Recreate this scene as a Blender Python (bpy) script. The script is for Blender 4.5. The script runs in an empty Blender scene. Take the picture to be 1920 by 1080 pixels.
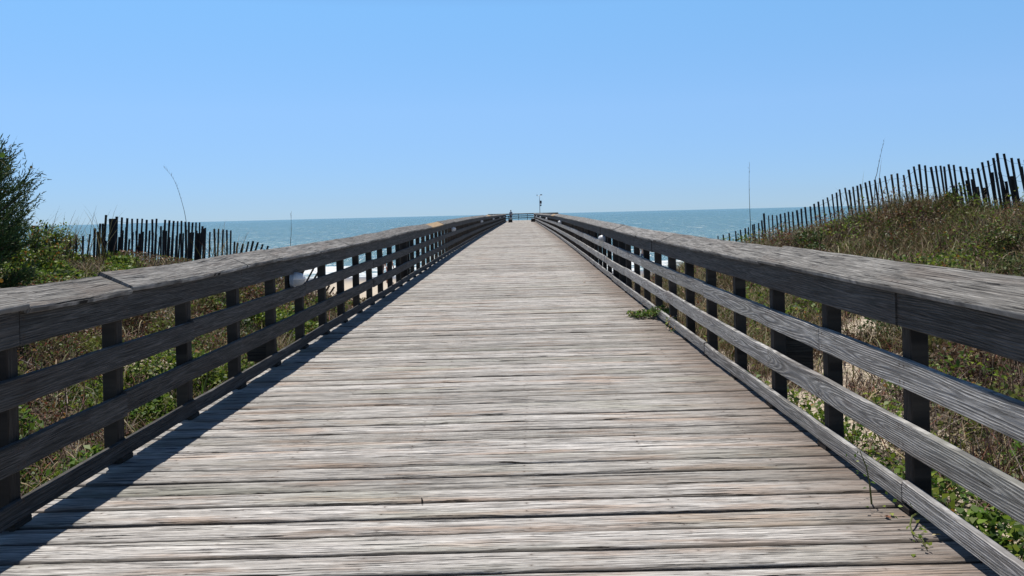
import bpy, math, random
import numpy as np
from mathutils import Vector, Matrix

random.seed(7)
RNG = np.random.default_rng(7)
scene = bpy.context.scene
COL = scene.collection
E = 1.47            # eye height above the near deck
XL, XR = -2.476, 1.784   # inner faces of the two railings
FPX = 1550.0

def px(x, y, Y):
    """a point of the place seen at photo position x,y, at distance Y along the pier"""
    dx, dy = x - 979.0, y - 401.0
    u = dx - .0245 * dy
    v = dy + .0245 * dx
    return Vector((u * Y / FPX, Y, E - v * Y / FPX))

def zp(Y):          # the deck climbs a little on its way out to sea
    return np.interp(Y, [-20, 8, 11, 14, 17, 21, 25, 30, 36, 47, 80, 116, 128, 160],
                     [0, 0, .012, .03, .055, .09, .13, .168, .205, .255, .30, .34, .38, .40])

# ------------------------------------------------------------------ tagging
def tag(o, label=None, cat=None, group=None, kind=None):
    if label: o['label'] = label
    if cat: o['category'] = cat
    if group: o['group'] = group
    if kind: o['kind'] = kind
    return o

def empty(name, loc=(0, 0, 0), rotz=0):
    o = bpy.data.objects.new(name, None)
    COL.objects.link(o)
    o.location = loc
    o.rotation_euler = (0, 0, rotz)
    o.empty_display_size = .2
    return o

def link(name, me, mat=None, parent=None, loc=None, rotz=0):
    o = bpy.data.objects.new(name, me)
    COL.objects.link(o)
    if mat is not None and len(me.materials) == 0:
        me.materials.append(mat)
    if parent is not None: o.parent = parent
    if loc is not None: o.location = loc
    if rotz: o.rotation_euler = (0, 0, rotz)
    return o

def np_mesh(name, V, F, attrs=None, smooth=False):
    """V (n,3); F list of tuples or (m,k) array; attrs {name:(type,array)}"""
    me = bpy.data.meshes.new(name)
    V = np.asarray(V, dtype=np.float32)
    if isinstance(F, np.ndarray):
        m, k = F.shape
        me.vertices.add(len(V)); me.vertices.foreach_set('co', V.ravel())
        me.loops.add(m * k); me.loops.foreach_set('vertex_index', F.astype(np.int32).ravel())
        me.polygons.add(m)
        me.polygons.foreach_set('loop_start', np.arange(0, m * k, k, dtype=np.int32))
        me.polygons.foreach_set('loop_total', np.full(m, k, dtype=np.int32))
        me.update(calc_edges=True)
    else:
        me.from_pydata([tuple(v) for v in V.tolist()], [], F)
        me.update()
    if attrs:
        for an, (ty, arr) in attrs.items():
            a = me.attributes.new(an, ty, 'POINT')
            arr = np.asarray(arr, dtype=np.float32)
            if ty == 'FLOAT_COLOR':
                if arr.shape[1] == 3: arr = np.hstack([arr, np.ones((len(arr), 1), np.float32)])
                a.data.foreach_set('color', arr.ravel())
            elif ty == 'FLOAT_VECTOR':
                a.data.foreach_set('vector', arr.ravel())
            else:
                a.data.foreach_set('value', arr.ravel())
    if smooth:
        me.polygons.foreach_set('use_smooth', np.ones(len(me.polygons), dtype=bool))
    return me

# ------------------------------------------------------------------ noise in numpy
def vnoise(x, y, seed=0):
    xi, yi = np.floor(x), np.floor(y)
    xf, yf = x - xi, y - yi
    def h(a, b):
        s = np.sin(a * 127.1 + b * 311.7 + seed * 74.7) * 43758.5453
        return s - np.floor(s)
    u = xf * xf * (3 - 2 * xf); v = yf * yf * (3 - 2 * yf)
    return (h(xi, yi) * (1 - u) + h(xi + 1, yi) * u) * (1 - v) + (h(xi, yi + 1) * (1 - u) + h(xi + 1, yi + 1) * u) * v

def fbm(x, y, seed=0, o=3):
    s = 0; a = .5; t = 0
    for i in range(o):
        s = s + a * vnoise(x * 2 ** i, y * 2 ** i, seed + i * 13); t += a; a *= .5
    return s / t

def sstep(a, b, x):
    t = np.clip((x - a) / (b - a), 0, 1)
    return t * t * (3 - 2 * t)

# ------------------------------------------------------------------ materials
class NT:
    def __init__(s, name):
        s.m = bpy.data.materials.new(name); s.m.use_nodes = True
        s.t = s.m.node_tree; s.t.nodes.clear()
        s.out = s.t.nodes.new('ShaderNodeOutputMaterial')
    def n(s, ty, **kw):
        nd = s.t.nodes.new(ty)
        for k, v in kw.items():
            if k.startswith('i_'):
                key = k[2:]
                key = int(key) if key.isdigit() else key.replace('_', ' ')
                if hasattr(v, 'is_output'): s.t.links.new(v, nd.inputs[key])
                else: nd.inputs[key].default_value = v
            else: setattr(nd, k, v)
        return nd
    def math(s, op, a, b=None, c=None, clamp=False):
        nd = s.t.nodes.new('ShaderNodeMath'); nd.operation = op; nd.use_clamp = clamp
        for i, v in enumerate((a, b, c)):
            if v is None: continue
            if hasattr(v, 'is_output'): s.t.links.new(v, nd.inputs[i])
            else: nd.inputs[i].default_value = v
        return nd.outputs[0]
    def vec(s, x, y, z):
        nd = s.t.nodes.new('ShaderNodeCombineXYZ')
        for i, v in enumerate((x, y, z)):
            if hasattr(v, 'is_output'): s.t.links.new(v, nd.inputs[i])
            else: nd.inputs[i].default_value = v
        return nd.outputs[0]
    def noise(s, v, scale=1, detail=2, rough=.5):
        nd = s.n('ShaderNodeTexNoise', i_Vector=v, i_Scale=scale, i_Detail=detail, i_Roughness=rough)
        return nd.outputs['Fac']
    def ramp(s, f, a, b, lo=0., hi=1.):
        nd = s.n('ShaderNodeMapRange', i_0=f, i_1=a, i_2=b, i_3=lo, i_4=hi)
        nd.interpolation_type = 'SMOOTHSTEP'
        return nd.outputs[0]
    def mix(s, f, a, b, mode='MIX'):
        nd = s.t.nodes.new('ShaderNodeMix'); nd.data_type = 'RGBA'; nd.blend_type = mode
        for key, v in ((0, f), (6, a), (7, b)):
            if hasattr(v, 'is_output'): s.t.links.new(v, nd.inputs[key])
            else: nd.inputs[key].default_value = (*v, 1) if isinstance(v, tuple) and len(v) == 3 else v
        return nd.outputs[2]
    def link(s, a, b): s.t.links.new(a, b)

def wood_mat(name, light, dark, brown, stain=.5, ring=.5, ringfreq=330., crackamt=.66, bump=.6, edge_stain=False, green=0., nails=None, swirl=1., spread=.30, warp=.016, edge=0.):
    w = NT(name)
    at = w.n('ShaderNodeAttribute', attribute_name='wc')
    sep = w.n('ShaderNodeSeparateXYZ', i_0=at.outputs['Vector'])
    u, v, sd = sep.outputs[0], sep.outputs[1], sep.outputs[2]
    S = w.math('MULTIPLY', sd, 17.3)
    v0 = v
    wa = w.noise(w.vec(w.math('MULTIPLY', u, 2.2), w.math('MULTIPLY', v, 9.), w.math('ADD', S, 91.)), 1, 3, .55)
    v = w.math('ADD', v, w.math('MULTIPLY', w.math('SUBTRACT', wa, .5), warp))
    low = w.noise(w.vec(w.math('MULTIPLY', u, .42), w.math('MULTIPLY', v, 1.5), S), 1, 2)
    low2 = w.noise(w.vec(w.math('MULTIPLY', u, .9), w.math('MULTIPLY', v, 3.), w.math('ADD', S, 5.)), 1, 1)
    fiber = w.noise(w.vec(w.math('MULTIPLY', u, 11.), w.math('MULTIPLY', v, 230.), S), 1, 4, .6)
    streak = w.noise(w.vec(w.math('MULTIPLY', u, 2.6), w.math('MULTIPLY', v, 42.), S), 1, 3, .6)
    crk = w.noise(w.vec(w.math('MULTIPLY', u, 2.3), w.math('MULTIPLY', v, 95.), w.math('ADD', S, 31.)), 1, 4, .6)
    patch = w.noise(w.vec(w.math('MULTIPLY', u, 1.1), w.math('MULTIPLY', v, 7.), w.math('ADD', S, 11.)), 1, 3, .55)
    grit = w.noise(w.vec(w.math('MULTIPLY', u, 60.), w.math('MULTIPLY', v, 240.), S), 1, 2, .6)
    # plain-sawn growth rings
    q = w.math('ADD', v, w.math('MULTIPLY', w.math('SUBTRACT', low2, .5), .045))
    h = w.math('MULTIPLY', w.math('SUBTRACT', low, .42), .30 * swirl)
    r = w.math('SQRT', w.math('ADD', w.math('MULTIPLY', q, q), w.math('MULTIPLY', h, h)))
    ph = w.math('ADD', w.math('MULTIPLY', r, ringfreq), w.math('MULTIPLY', fiber, 2.2))
    rings = w.math('MULTIPLY_ADD', w.math('SINE', ph), .5, .5)
    rings = w.math('POWER', rings, 1.6)
    rmask = w.ramp(patch, .30, .56, .35, 1.)
    # knots
    vor = w.n('ShaderNodeTexVoronoi', i_Vector=w.vec(w.math('MULTIPLY', u, 1.1), w.math('MULTIPLY', v, 6.5), S), i_Scale=1.)
    knot = w.ramp(vor.outputs['Distance'], .05, .14, 1., 0.)
    crack = w.ramp(crk, crackamt, crackamt + .03)
    crk2 = w.noise(w.vec(w.math('MULTIPLY', u, 2.4), w.math('MULTIPLY', v, 150.), w.math('ADD', S, 57.)), 1, 3, .6)
    hair = w.math('MULTIPLY', w.ramp(crk2, .56, .62), .72)
    fib = w.ramp(fiber, .36, .64)
    base = w.mix(w.math('MULTIPLY', w.ramp(streak, .32, .68), .85), dark, light)
    base = w.mix(w.math('MULTIPLY', w.math('SUBTRACT', 1., fib), .6), base, tuple(c * .45 for c in dark))
    base = w.mix(w.math('MULTIPLY', w.math('MULTIPLY', w.math('SUBTRACT', 1., rings), ring), rmask), base, tuple(c * .38 for c in dark))
    base = w.mix(w.math('MULTIPLY', w.ramp(patch, .50, .72), stain), base, brown)
    if green:
        gp = w.noise(w.vec(w.math('MULTIPLY', u, .5), w.math('MULTIPLY', v, 2.), w.math('ADD', S, 77.)), 1, 2)
        base = w.mix(w.math('MULTIPLY', w.ramp(gp, .52, .72), green), base, (.30, .33, .22))
    tone = w.n('ShaderNodeTexWhiteNoise', noise_dimensions='1D', i_W=S).outputs[0]
    base = w.mix(1., base, w.n('ShaderNodeCombineColor', i_0=w.math('MULTIPLY_ADD', tone, spread, 1. - spread * .66),
                 i_1=w.math('MULTIPLY_ADD', tone, spread, .99 - spread * .66), i_2=w.math('MULTIPLY_ADD', tone, spread + .02, .975 - spread * .66)).outputs[0], 'MULTIPLY')
    if edge_stain:   # damp brown staining along the seaward-right edge of the planks
        sx = w.math('ADD', u, w.math('MULTIPLY', w.math('SUBTRACT', streak, .5), 1.3))
        base = w.mix(w.math('MULTIPLY', w.ramp(sx, 1.05, 2.0), .8), base, (.145, .098, .072))
    base = w.mix(w.math('MULTIPLY', knot, .5), base, tuple(c * .45 for c in brown))
    if edge:
        ed = w.math('ADD', w.math('ABSOLUTE', v0), w.math('MULTIPLY', w.math('SUBTRACT', streak, .5), .035))
        base = w.mix(w.math('MULTIPLY', w.ramp(ed, edge, edge + .013), .8), base, (.075, .062, .05))
    base = w.mix(hair, base, tuple(c * .22 for c in dark))
    base = w.mix(crack, base, (.012, .010, .009))
    if nails:   # nail heads with a little rust run
        pu, pv, ru = nails
        jt = w.n('ShaderNodeTexWhiteNoise', noise_dimensions='1D', i_W=w.math('ADD', S, 3.3)).outputs[0]
        ju = w.math('MULTIPLY_ADD', jt, .06, -.03)
        du = w.math('SUBTRACT', w.math('MODULO', w.math('ADD', w.math('ADD', w.math('ADD', u, ju), 20. * pu), pu / 2), pu), pu / 2)
        du = w.math('SUBTRACT', w.math('ABSOLUTE', du), ru)
        dv = w.math('SUBTRACT', w.math('ABSOLUTE', v0), pv)
        dd = w.math('SQRT', w.math('ADD', w.math('MULTIPLY', du, du), w.math('MULTIPLY', dv, dv)))
        base = w.mix(w.math('MULTIPLY', w.ramp(dd, .004, .022, 1., 0.), .3), base, (.10, .06, .04))
        base = w.mix(w.math('MULTIPLY', w.ramp(dd, .0035, .006, 1., 0.), w.ramp(jt, .0, .8)), base, (.05, .038, .03))
    hgt = w.math('ADD', w.math('MULTIPLY', fiber, .5), w.math('MULTIPLY', rings, .55 * (.3 + ring)))
    hgt = w.math('ADD', hgt, w.math('MULTIPLY', grit, .25))
    hgt = w.math('SUBTRACT', hgt, w.math('MULTIPLY_ADD', hair, .9, w.math('MULTIPLY', crack, 2.2)))
    bp = w.n('ShaderNodeBump', i_Strength=bump, i_Distance=.004, i_Height=hgt)
    bs = w.n('ShaderNodeBsdfPrincipled', i_Base_Color=base, i_Roughness=.82, i_Normal=bp.outputs[0])
    bs.inputs['Specular IOR Level'].default_value = .25
    w.link(bs.outputs[0], w.out.inputs[0])
    return w.m

def simple_mat(name, col, rough=.5, metal=0., var=.12, scale=30., bump=.1):
    w = NT(name)
    tc = w.n('ShaderNodeTexCoord')
    n = w.noise(tc.outputs['Object'], scale, 3)
    c = w.mix(w.ramp(n, .3, .75), tuple(x * (1 - var) for x in col), tuple(min(1, x * (1 + var)) for x in col))
    bp = w.n('ShaderNodeBump', i_Strength=bump, i_Distance=.002, i_Height=n)
    bs = w.n('ShaderNodeBsdfPrincipled', i_Base_Color=c, i_Roughness=rough, i_Metallic=metal, i_Normal=bp.outputs[0])
    w.link(bs.outputs[0], w.out.inputs[0])
    return w.m

def leaf_mat(name, trans=.3, rough=.5):
    w = NT(name)
    at = w.n('ShaderNodeAttribute', attribute_name='col')
    bs = w.n('ShaderNodeBsdfPrincipled', i_Base_Color=at.outputs['Color'], i_Roughness=rough)
    bs.inputs['Specular IOR Level'].default_value = .35
    tr = w.n('ShaderNodeBsdfTranslucent', i_Color=at.outputs['Color'])
    mx = w.n('ShaderNodeMixShader', i_0=trans)
    w.link(bs.outputs[0], mx.inputs[1]); w.link(tr.outputs[0], mx.inputs[2])
    w.link(mx.outputs[0], w.out.inputs[0])
    return w.m

M = {}
M['deck'] = wood_mat('weathered_deck_wood', (.82, .80, .765), (.47, .445, .415), (.40, .255, .16), stain=.5, ring=.22, ringfreq=330,
                     crackamt=.60, bump=1., edge_stain=True, green=.25, nails=(.72, .055, 0.), spread=.46, warp=.022, edge=.083)
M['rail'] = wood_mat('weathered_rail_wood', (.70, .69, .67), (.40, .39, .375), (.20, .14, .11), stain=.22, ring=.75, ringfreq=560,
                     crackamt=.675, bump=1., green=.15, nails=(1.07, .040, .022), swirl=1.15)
M['rail_shaded'] = wood_mat('shade_darkened_rail_wood', (.20, .19, .18), (.092, .087, .081), (.085, .062, .048), stain=.3, ring=.6, ringfreq=560,
                     crackamt=.68, bump=.9, nails=(1.07, .042, .022), swirl=.7)  # rail wood with the shade worked into a darker colour
M['cap'] = wood_mat('split_cap_wood', (.52, .505, .48), (.24, .23, .215), (.19, .14, .11), stain=.3, ring=.55, ringfreq=420, warp=.007,
                    crackamt=.61, bump=1., nails=(1.07, .07, .03), swirl=.8)
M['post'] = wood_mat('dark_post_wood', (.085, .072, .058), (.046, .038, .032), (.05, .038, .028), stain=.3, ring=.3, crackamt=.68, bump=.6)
M['new'] = wood_mat('new_pine_wood', (.60, .44, .27), (.50, .35, .20), (.45, .28, .14), stain=.3, ring=.2, crackamt=.78, bump=.3)
M['picket'] = wood_mat('picket_wood', (.060, .055, .055), (.030, .027, .028), (.05, .034, .025), stain=.3, ring=.25, crackamt=.7, bump=.5)
M['plastic'] = simple_mat('white_lamp_plastic', (.74, .75, .77), .35, var=.05)
M['plastic_shaded'] = simple_mat('shade_toned_lamp_base', (.30, .33, .38), .45, var=.12)  # blue-grey colour carries the shade the cap throws on the base
M['glass'] = simple_mat('shade_grey_frosted_glass', (.42, .44, .46), .25, var=.1)  # greyed to paint the dome's lower half as shaded under the white hood
M['wire'] = simple_mat('rusty_wire', (.06, .045, .04), .6, .6)
M['galv'] = simple_mat('galvanised_pole', (.32, .34, .36), .4, .7)
M['darkbox'] = simple_mat('dark_instrument_case', (.035, .04, .05), .4)
M['whitebox'] = simple_mat('white_instrument_case', (.75, .75, .75), .4)
M['leaf'] = leaf_mat('leaf_cover', .38)
M['grass'] = leaf_mat('grass_blades', .28, .55)
M['twig'] = leaf_mat('dead_twigs', .05, .7)
M['needle'] = leaf_mat('juniper_needles', .18, .6)
M['bark'] = simple_mat('grey_bark', (.10, .08, .065), .9, bump=.6)

# ------------------------------------------------------------------ boards
def board_geo(p0, p1, wid, thk, up, seed, nseg=4, chamf=.006, wob=.002, follow=True, mapoff=0., sag=0.):
    """a sawn board from p0 to p1 (centre line), `wid` across, `thk` thick; up = direction of the width."""
    p0, p1 = Vector(p0), Vector(p1)
    d = (p1 - p0); L = d.length; d.normalize()
    up = Vector(up); up = (up - d * up.dot(d)).normalized()
    nrm = d.cross(up)
    a, b, c = wid / 2, thk / 2, chamf
    prof = [(-a, -b + c), (-a, b - c), (-a + c, b), (a - c, b), (a, b - c), (a, -b + c), (a - c, -b), (-a + c, -b)]
    rs = np.random.default_rng(int(seed * 1000) % 100000 + 3)
    V = []; W = []
    for i in range(nseg + 1):
        t = i / nseg
        c0 = p0 + (p1 - p0) * t
        zo = float(zp(c0.y)) if follow else 0.
        zo -= sag * 4 * t * (1 - t)
        wo = rs.normal(0, wob, 2)
        for (q, s) in prof:
            e = rs.normal(0, wob * .5)
            P = c0 + up * (q + wo[0] * .6 + e) + nrm * (s + wo[1] * .6)
            V.append((P.x, P.y, P.z + zo))
            W.append((t * L + mapoff, q if abs(s) >= b - c * 1.01 else (q + s), seed))
    k = len(prof)
    F = []
    for i in range(nseg):
        for j in range(k):
            j2 = (j + 1) % k
            F.append((i * k + j, i * k + j2, (i + 1) * k + j2, (i + 1) * k + j))
    F.append(tuple(range(k))[::-1])
    F.append(tuple(nseg * k + j for j in range(k)))
    return V, F, W

def build_boards(name, geos, mat, parent=None, origin=None):
    V = []; F = []; W = []
    for (v, f, w) in geos:
        o = len(V); V += v; W += w
        F += [tuple(i + o for i in q) for q in f]
    V = np.array(V, dtype=np.float32)
    # make normals outward
    me = np_mesh(name, V, F, {'wc': ('FLOAT_VECTOR', np.array(W))})
    import bmesh
    bm = bmesh.new(); bm.from_mesh(me); bmesh.ops.recalc_face_normals(bm, faces=bm.faces); bm.to_mesh(me); bm.free()
    return link(name, me, mat, parent)

SEED = [0.137]
def ns():
    SEED[0] += .6180339; 
    return SEED[0] % 97.

# ------------------------------------------------------------------ the pier: deck planks
def build_deck():
    Vs = []; Fs = []; Ws = []; off = 0
    y = -1.2
    rs = np.random.default_rng(21)
    k = 7
    while y < 141.:
        w = rs.normal(.186, .006)
        if rs.random() < .06: w *= .72
        gap = abs(rs.normal(.011, .006)) + .006
        if rs.random() < .16: gap += .010
        near = y < 9
        n = 90 if y < 7 else 50 if y < 12 else 20 if y < 30 else 6
        x0, x1 = (-2.60, 1.905) if y < 127.8 else (-5.3, 5.6)
        x = np.linspace(x0 + rs.normal(0, .008), x1 + rs.normal(0, .008), n)
        dz = rs.normal(0, .0025); tilt = rs.normal(0, .010); skew = rs.normal(0, .0015)
        s = ns()
        amp = .0055 if y < 14 else .003
        ea = (vnoise(x * 3.1, np.full(n, s * 31), 3) - .5) * 2 * amp + (vnoise(x * 14, np.full(n, s * 17), 4) - .5) * amp
        eb = (vnoise(x * 2.7, np.full(n, s * 53), 5) - .5) * 2 * amp + (vnoise(x * 14, np.full(n, s * 71), 6) - .5) * amp
        # chips broken out of an edge
        if y < 16 and rs.random() < .45:
            c = rs.uniform(x0, x1); L = rs.uniform(.08, .35)
            eb = eb - .016 * rs.uniform(.3, 1) * np.exp(-((x - c) / L) ** 4)
        if y < 16 and rs.random() < .35:
            c = rs.uniform(x0, x1); L = rs.uniform(.08, .4)
            ea = ea + .014 * rs.uniform(.3, 1) * np.exp(-((x - c) / L) ** 4)
        cup = rs.normal(.0, .0025)
        prof = [(0., -.045), (0., -.010), (.010, 0.), (.5, cup), (-.010, 0.), (0., -.010), (0., -.045)]
        V = np.zeros((n, k, 3)); W = np.zeros((n, k, 3))
        und = (vnoise(x * 1.3, np.full(n, s * 9), 8) - .5) * .005
        for j, (q, z) in enumerate(prof):
            if j < 3: yy = y + ea + q
            elif j == 3: yy = y + w * .5 + 0 * x
            else: yy = y + w + eb + q
            V[:, j, 0] = x; V[:, j, 1] = yy + skew * x
            V[:, j, 2] = z + dz + tilt * (yy - y - w / 2) + und + zp(yy) - (0 if j != 3 else 0)
            W[:, j, 0] = x; W[:, j, 1] = (yy - y - w / 2) + (z if j in (0, 6) else 0); W[:, j, 2] = s
        idx = np.arange(n * k).reshape(n, k) + off
        q = np.stack([idx[:-1, :-1], idx[1:, :-1], idx[1:, 1:], idx[:-1, 1:]], -1).reshape(-1, 4)
        Vs.append(V.reshape(-1, 3)); Ws.append(W.reshape(-1, 3)); Fs.append(q); off += n * k
        y += w + gap
    me = np_mesh('plank_deck', np.vstack(Vs), np.vstack(Fs), {'wc': ('FLOAT_VECTOR', np.vstack(Ws))})
    return me

pier = empty('fishing_pier', (-.35, 0, 0))
tag(pier, 'long weathered grey plank walkway of the pier running out over the sea', 'pier')
o = link('plank_deck', build_deck(), M['deck'], pier); o.location = (.35, 0, 0)
def to_pier(o): o.location = (.35, 0, 0); return o
# rim joists and stringers under the planks
for (x, nm) in ((XL - .10, 'rim_joist'), (XR + .095, 'rim_joist'), (-1.2, 'stringer'), (.5, 'stringer')):
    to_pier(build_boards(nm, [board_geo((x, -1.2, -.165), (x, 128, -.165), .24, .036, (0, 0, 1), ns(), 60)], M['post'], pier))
# piles under the pier, at bents
def pile(x, y, ztop, zbot, r=.14, parent=pier, nm='pile'):
    n = 14; V = []; F = []; W = []
    s = ns()
    hs = [zbot, zbot + .6 * (ztop - zbot), ztop - .015, ztop]
    rr = [r * 1.06, r * 1.02, r, r * .86]
    for i, (z, q) in enumerate(zip(hs, rr)):
        for j in range(n):
            a = 2 * math.pi * j / n
            V.append((x + q * math.cos(a), y + q * math.sin(a), z)); W.append((z, a * r, s))
    for i in range(3):
        for j in range(n):
            F.append((i * n + j, i * n + (j + 1) % n, (i + 1) * n + (j + 1) % n, (i + 1) * n + j))
    F.append(tuple(3 * n + j for j in range(n)))
    return build_boards(nm, [(V, F, W)], M['post'], parent)
y = 8.6
while y < 140:
    zt = -.30 + float(zp(y))
    for x in (-1.9, 1.2):
        to_pier(pile(x, y, zt, -6.))
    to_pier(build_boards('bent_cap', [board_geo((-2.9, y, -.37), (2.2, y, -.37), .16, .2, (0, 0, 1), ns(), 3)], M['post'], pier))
    y += 5.35
for (xa, xb, yy, zc, hh) in ((1.86, 2.14, 6.20, .37, .38), (-2.57, -2.82, 8.42, .15, .22)):
    to_pier(build_boards('beam_end', [board_geo((xa, yy, zc), (xb, yy, zc), hh, .09, (0, 0, 1), ns(), 2, follow=False)], M['post'], pier))
for (x, yy, zt) in ((2.08, 17.6, 1.0), (2.08, 38.9, 1.15), (-2.76, 19.2, 1.02), (-2.76, 40.5, 1.2)):
    to_pier(pile(x, yy, zt, -4., .125))

# ------------------------------------------------------------------ the two railings
def railing(side, y_first_post, label):
    X = XL if side < 0 else XR
    s = side
    top = empty('wooden_railing', (X, 3., 0))
    tag(top, label, 'railing', 'railings along the two sides of the pier')
    def fin(o): o.location = (-X, -3., 0); return o
    sp = 1.07
    T = .038
    def nseg(y): return 12 if y < 12 else 6 if y < 40 else 3
    # each line of boards, broken at posts
    specs = [('top_rail', .9725, .178, 0.), ('middle_rail', .67, .14, 0.), ('lower_rail', .36, .14, 0.), ('kerb_board', .09, .10, 0.)]
    joints = {-1: {'top_rail': [-4, -1, 2], 'middle_rail': [-3, 1, 4], 'lower_rail': [-4, 0, 4], 'kerb_board': [-3, 1, 5]},
              1: {'top_rail': [-4, 0, 3], 'middle_rail': [-3, 1, 4, 8], 'lower_rail': [-2, 2, 6, 10, 13], 'kerb_board': [-4, 0, 4, 8]}}
    for (nm, zc, h, ov) in specs:
        jl = joints[side][nm][:]
        while True:
            k = jl.pop(0)
            if not jl: jl.append(k + (4 if random.random() < .7 else 3))
            n = jl[0] - k
            a = y_first_post + k * sp + .045
            b = a + n * sp - .006
            if a > 127.5: break
            b = min(b, 127.8)
            j = random.gauss(0, .004) if a < 20 else 0
            x = X + s * (T / 2) + (random.gauss(0, .003) if a < 20 else 0)
            th = T
            mt = M['rail_shaded'] if (side < 0 or nm == 'top_rail') else M['rail']  # left side and right top rail: darker copy stands in for their shade
            if b > .5:
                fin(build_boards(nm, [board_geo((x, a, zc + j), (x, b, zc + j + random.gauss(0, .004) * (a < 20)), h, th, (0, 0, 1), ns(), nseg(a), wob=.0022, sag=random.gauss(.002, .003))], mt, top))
    # sloping cap, inner edge lower than the outer one
    k = -4
    th = math.radians(24)
    up = Vector((-s * math.cos(th), 0, -math.sin(th)))   # width direction pointing to inner edge
    ci = 0
    cuts = {-1: [-3, -1, 0, 2, 3, 6], 1: [-4, 2, 6, 11, 14]}[side]
    ks = cuts[:]
    while ks[-1] * sp + y_first_post < 127: ks.append(ks[-1] + random.choice((2, 3, 4, 4)))
    for i in range(len(ks) - 1):
        a = y_first_post + ks[i] * sp + .045; b = min(y_first_post + ks[i + 1] * sp + .045 - random.uniform(.004, .012), 127.9)
        if b < .3 or a > 127.5: continue
        cx = X + s * .055; cz = 1.110 + (random.gauss(0, .0045) if a < 30 else random.gauss(0, .006))
        mt = M['cap']
        isnew = (side < 0 and a < 24. < b) or (side < 0 and a < 62 < b) or (side > 0 and a < 46. < b)
        if side < 0 and a < 24 < b: a, b0 = a, b
        roll = random.gauss(0, math.radians(.8)) if a < 30 else 0
        t2 = th + roll
        upv = Vector((-s * math.cos(t2), 0, -math.sin(t2)))
        o = fin(build_boards('top_cap', [board_geo((cx, a, cz), (cx, b, cz + random.gauss(0, .006)), .235, .036, upv, ns(), nseg(a) * 2, chamf=.009, wob=.0016, sag=random.gauss(.004, .006))], M['new'] if isnew else mt, top))
        if isnew: o['label'] = 'fresh tan replacement cap board'
    # posts behind the boards
    posts = []
    k = -3; cnt = 0; rest = []
    while True:
        y = y_first_post + k * sp + .0445
        if y > 127.6: break
        k += 1
        if y < .6: continue
        xx = X + s * (T + .0455)
        g = board_geo((xx, y, -.62), (xx, y, 1.0 + .02), .089, .089, (0, 1, 0), ns(), 6, chamf=.006, wob=.0012, follow=False)
        z0 = float(zp(y))
        g = ([(a, b, c + z0) for (a, b, c) in g[0]], g[1], g[2])
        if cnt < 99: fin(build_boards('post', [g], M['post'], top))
        else: rest.append(g)
        cnt += 1
    if rest:
        o = fin(build_boards('post', rest, M['post'], top)); o['kind'] = 'stuff'
    # little blocks that hold the kerb off the planks
    gs = []
    for i in range(-2, 112):
        y = y_first_post + i * sp + .0445
        if 1 < y < 127: gs.append(board_geo((X + s * (T / 2 + .002), y - .07, .019), (X + s * (T / 2 + .002), y + .07, .019), .036, .034, (0, 0, 1), ns(), 1))
    o = fin(build_boards('kerb_spacer', gs, M['post'], top)); o['kind'] = 'stuff'
    return top

railing(-1, 5.078, 'shaded dark railing with sloping cap along the left side of the pier')
railing(1, 3.918, 'sunlit grey railing with sloping cap along the right side of the pier')

# end platform railing
def end_railing():
    top = empty('wooden_railing', (0, 141, 0))
    tag(top, 'dark railing around the wide platform at the far end of the pier', 'railing')
    def fin(o): o.location = (0, -141, 0); return o
    runs = [((-5.2, 140.9), (5.5, 140.9)), ((-5.2, 128.1), (-5.2, 140.85)), ((5.5, 128.1), (5.5, 140.85)), ((-5.15, 128.0), (-2.6, 128.0)), ((1.9, 128.0), (5.45, 128.0))]
    for (a, b) in runs:
        for (nm, zc, h) in (('top_rail', 1.06, .15), ('middle_rail', .73, .14), ('lower_rail', .40, .14)):
            fin(build_boards(nm, [board_geo((*a, zc), (*b, zc), h, .04, (0, 0, 1), ns(), 3)], M['rail_shaded'], top))
        fin(build_boards('top_cap', [board_geo((*a, 1.165), (*b, 1.165), .22, .038, (1, 0, 0) if a[1] == b[1] and False else ((0, 1, 0) if a[1] == b[1] else (1, 0, 0)), ns(), 3)], M['cap'], top))
        L = math.hypot(b[0] - a[0], b[1] - a[1]); n = max(2, int(L / 1.5))
        for i in range(n + 1):
            t = i / n
            x = a[0] + (b[0] - a[0]) * t; y = a[1] + (b[1] - a[1]) * t
            oy = .07 if a[1] == b[1] else 0; ox = 0 if oy else (.07 if a[0] > 0 else -.07)
            if a[1] == b[1] and a[1] < 130: oy = -.07
            g = board_geo((x + ox, y + oy, -.4), (x + ox, y + oy, 1.14), .089, .089, (0, 1, 0) if True else 0, ns(), 1, follow=False)
            z0 = float(zp(y)); g = ([(p, q, r + z0) for (p, q, r) in g[0]], g[1], g[2])
            fin(build_boards('post', [g], M['post'], top))
end_railing()

# ------------------------------------------------------------------ dome lights on the railings
import bmesh
def lathe(prof, n=20, axis='X', closed=True):
    """prof: list of (along, radius)"""
    V = []; F = []
    for (a, r) in prof:
        for j in range(n):
            t = 2 * math.pi * j / n
            V.append((a, r * math.cos(t), r * math.sin(t)))
    for i in range(len(prof) - 1):
        for j in range(n):
            F.append((i * n + j, i * n + (j + 1) % n, (i + 1) * n + (j + 1) % n, (i + 1) * n + j))
    F.append(tuple(range(n))); F.append(tuple((len(prof) - 1) * n + j for j in range(n)))
    return V, F

def mesh_fix(name, V, F, smooth=False):
    me = bpy.data.meshes.new(name); me.from_pydata(V, [], F); me.update()
    bm = bmesh.new(); bm.from_mesh(me); bmesh.ops.remove_doubles(bm, verts=bm.verts, dist=1e-5)
    bmesh.ops.recalc_face_normals(bm, faces=bm.faces); bm.to_mesh(me); bm.free()
    if smooth:
        me.polygons.foreach_set('use_smooth', np.ones(len(me.polygons), dtype=bool))
    return me

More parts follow.
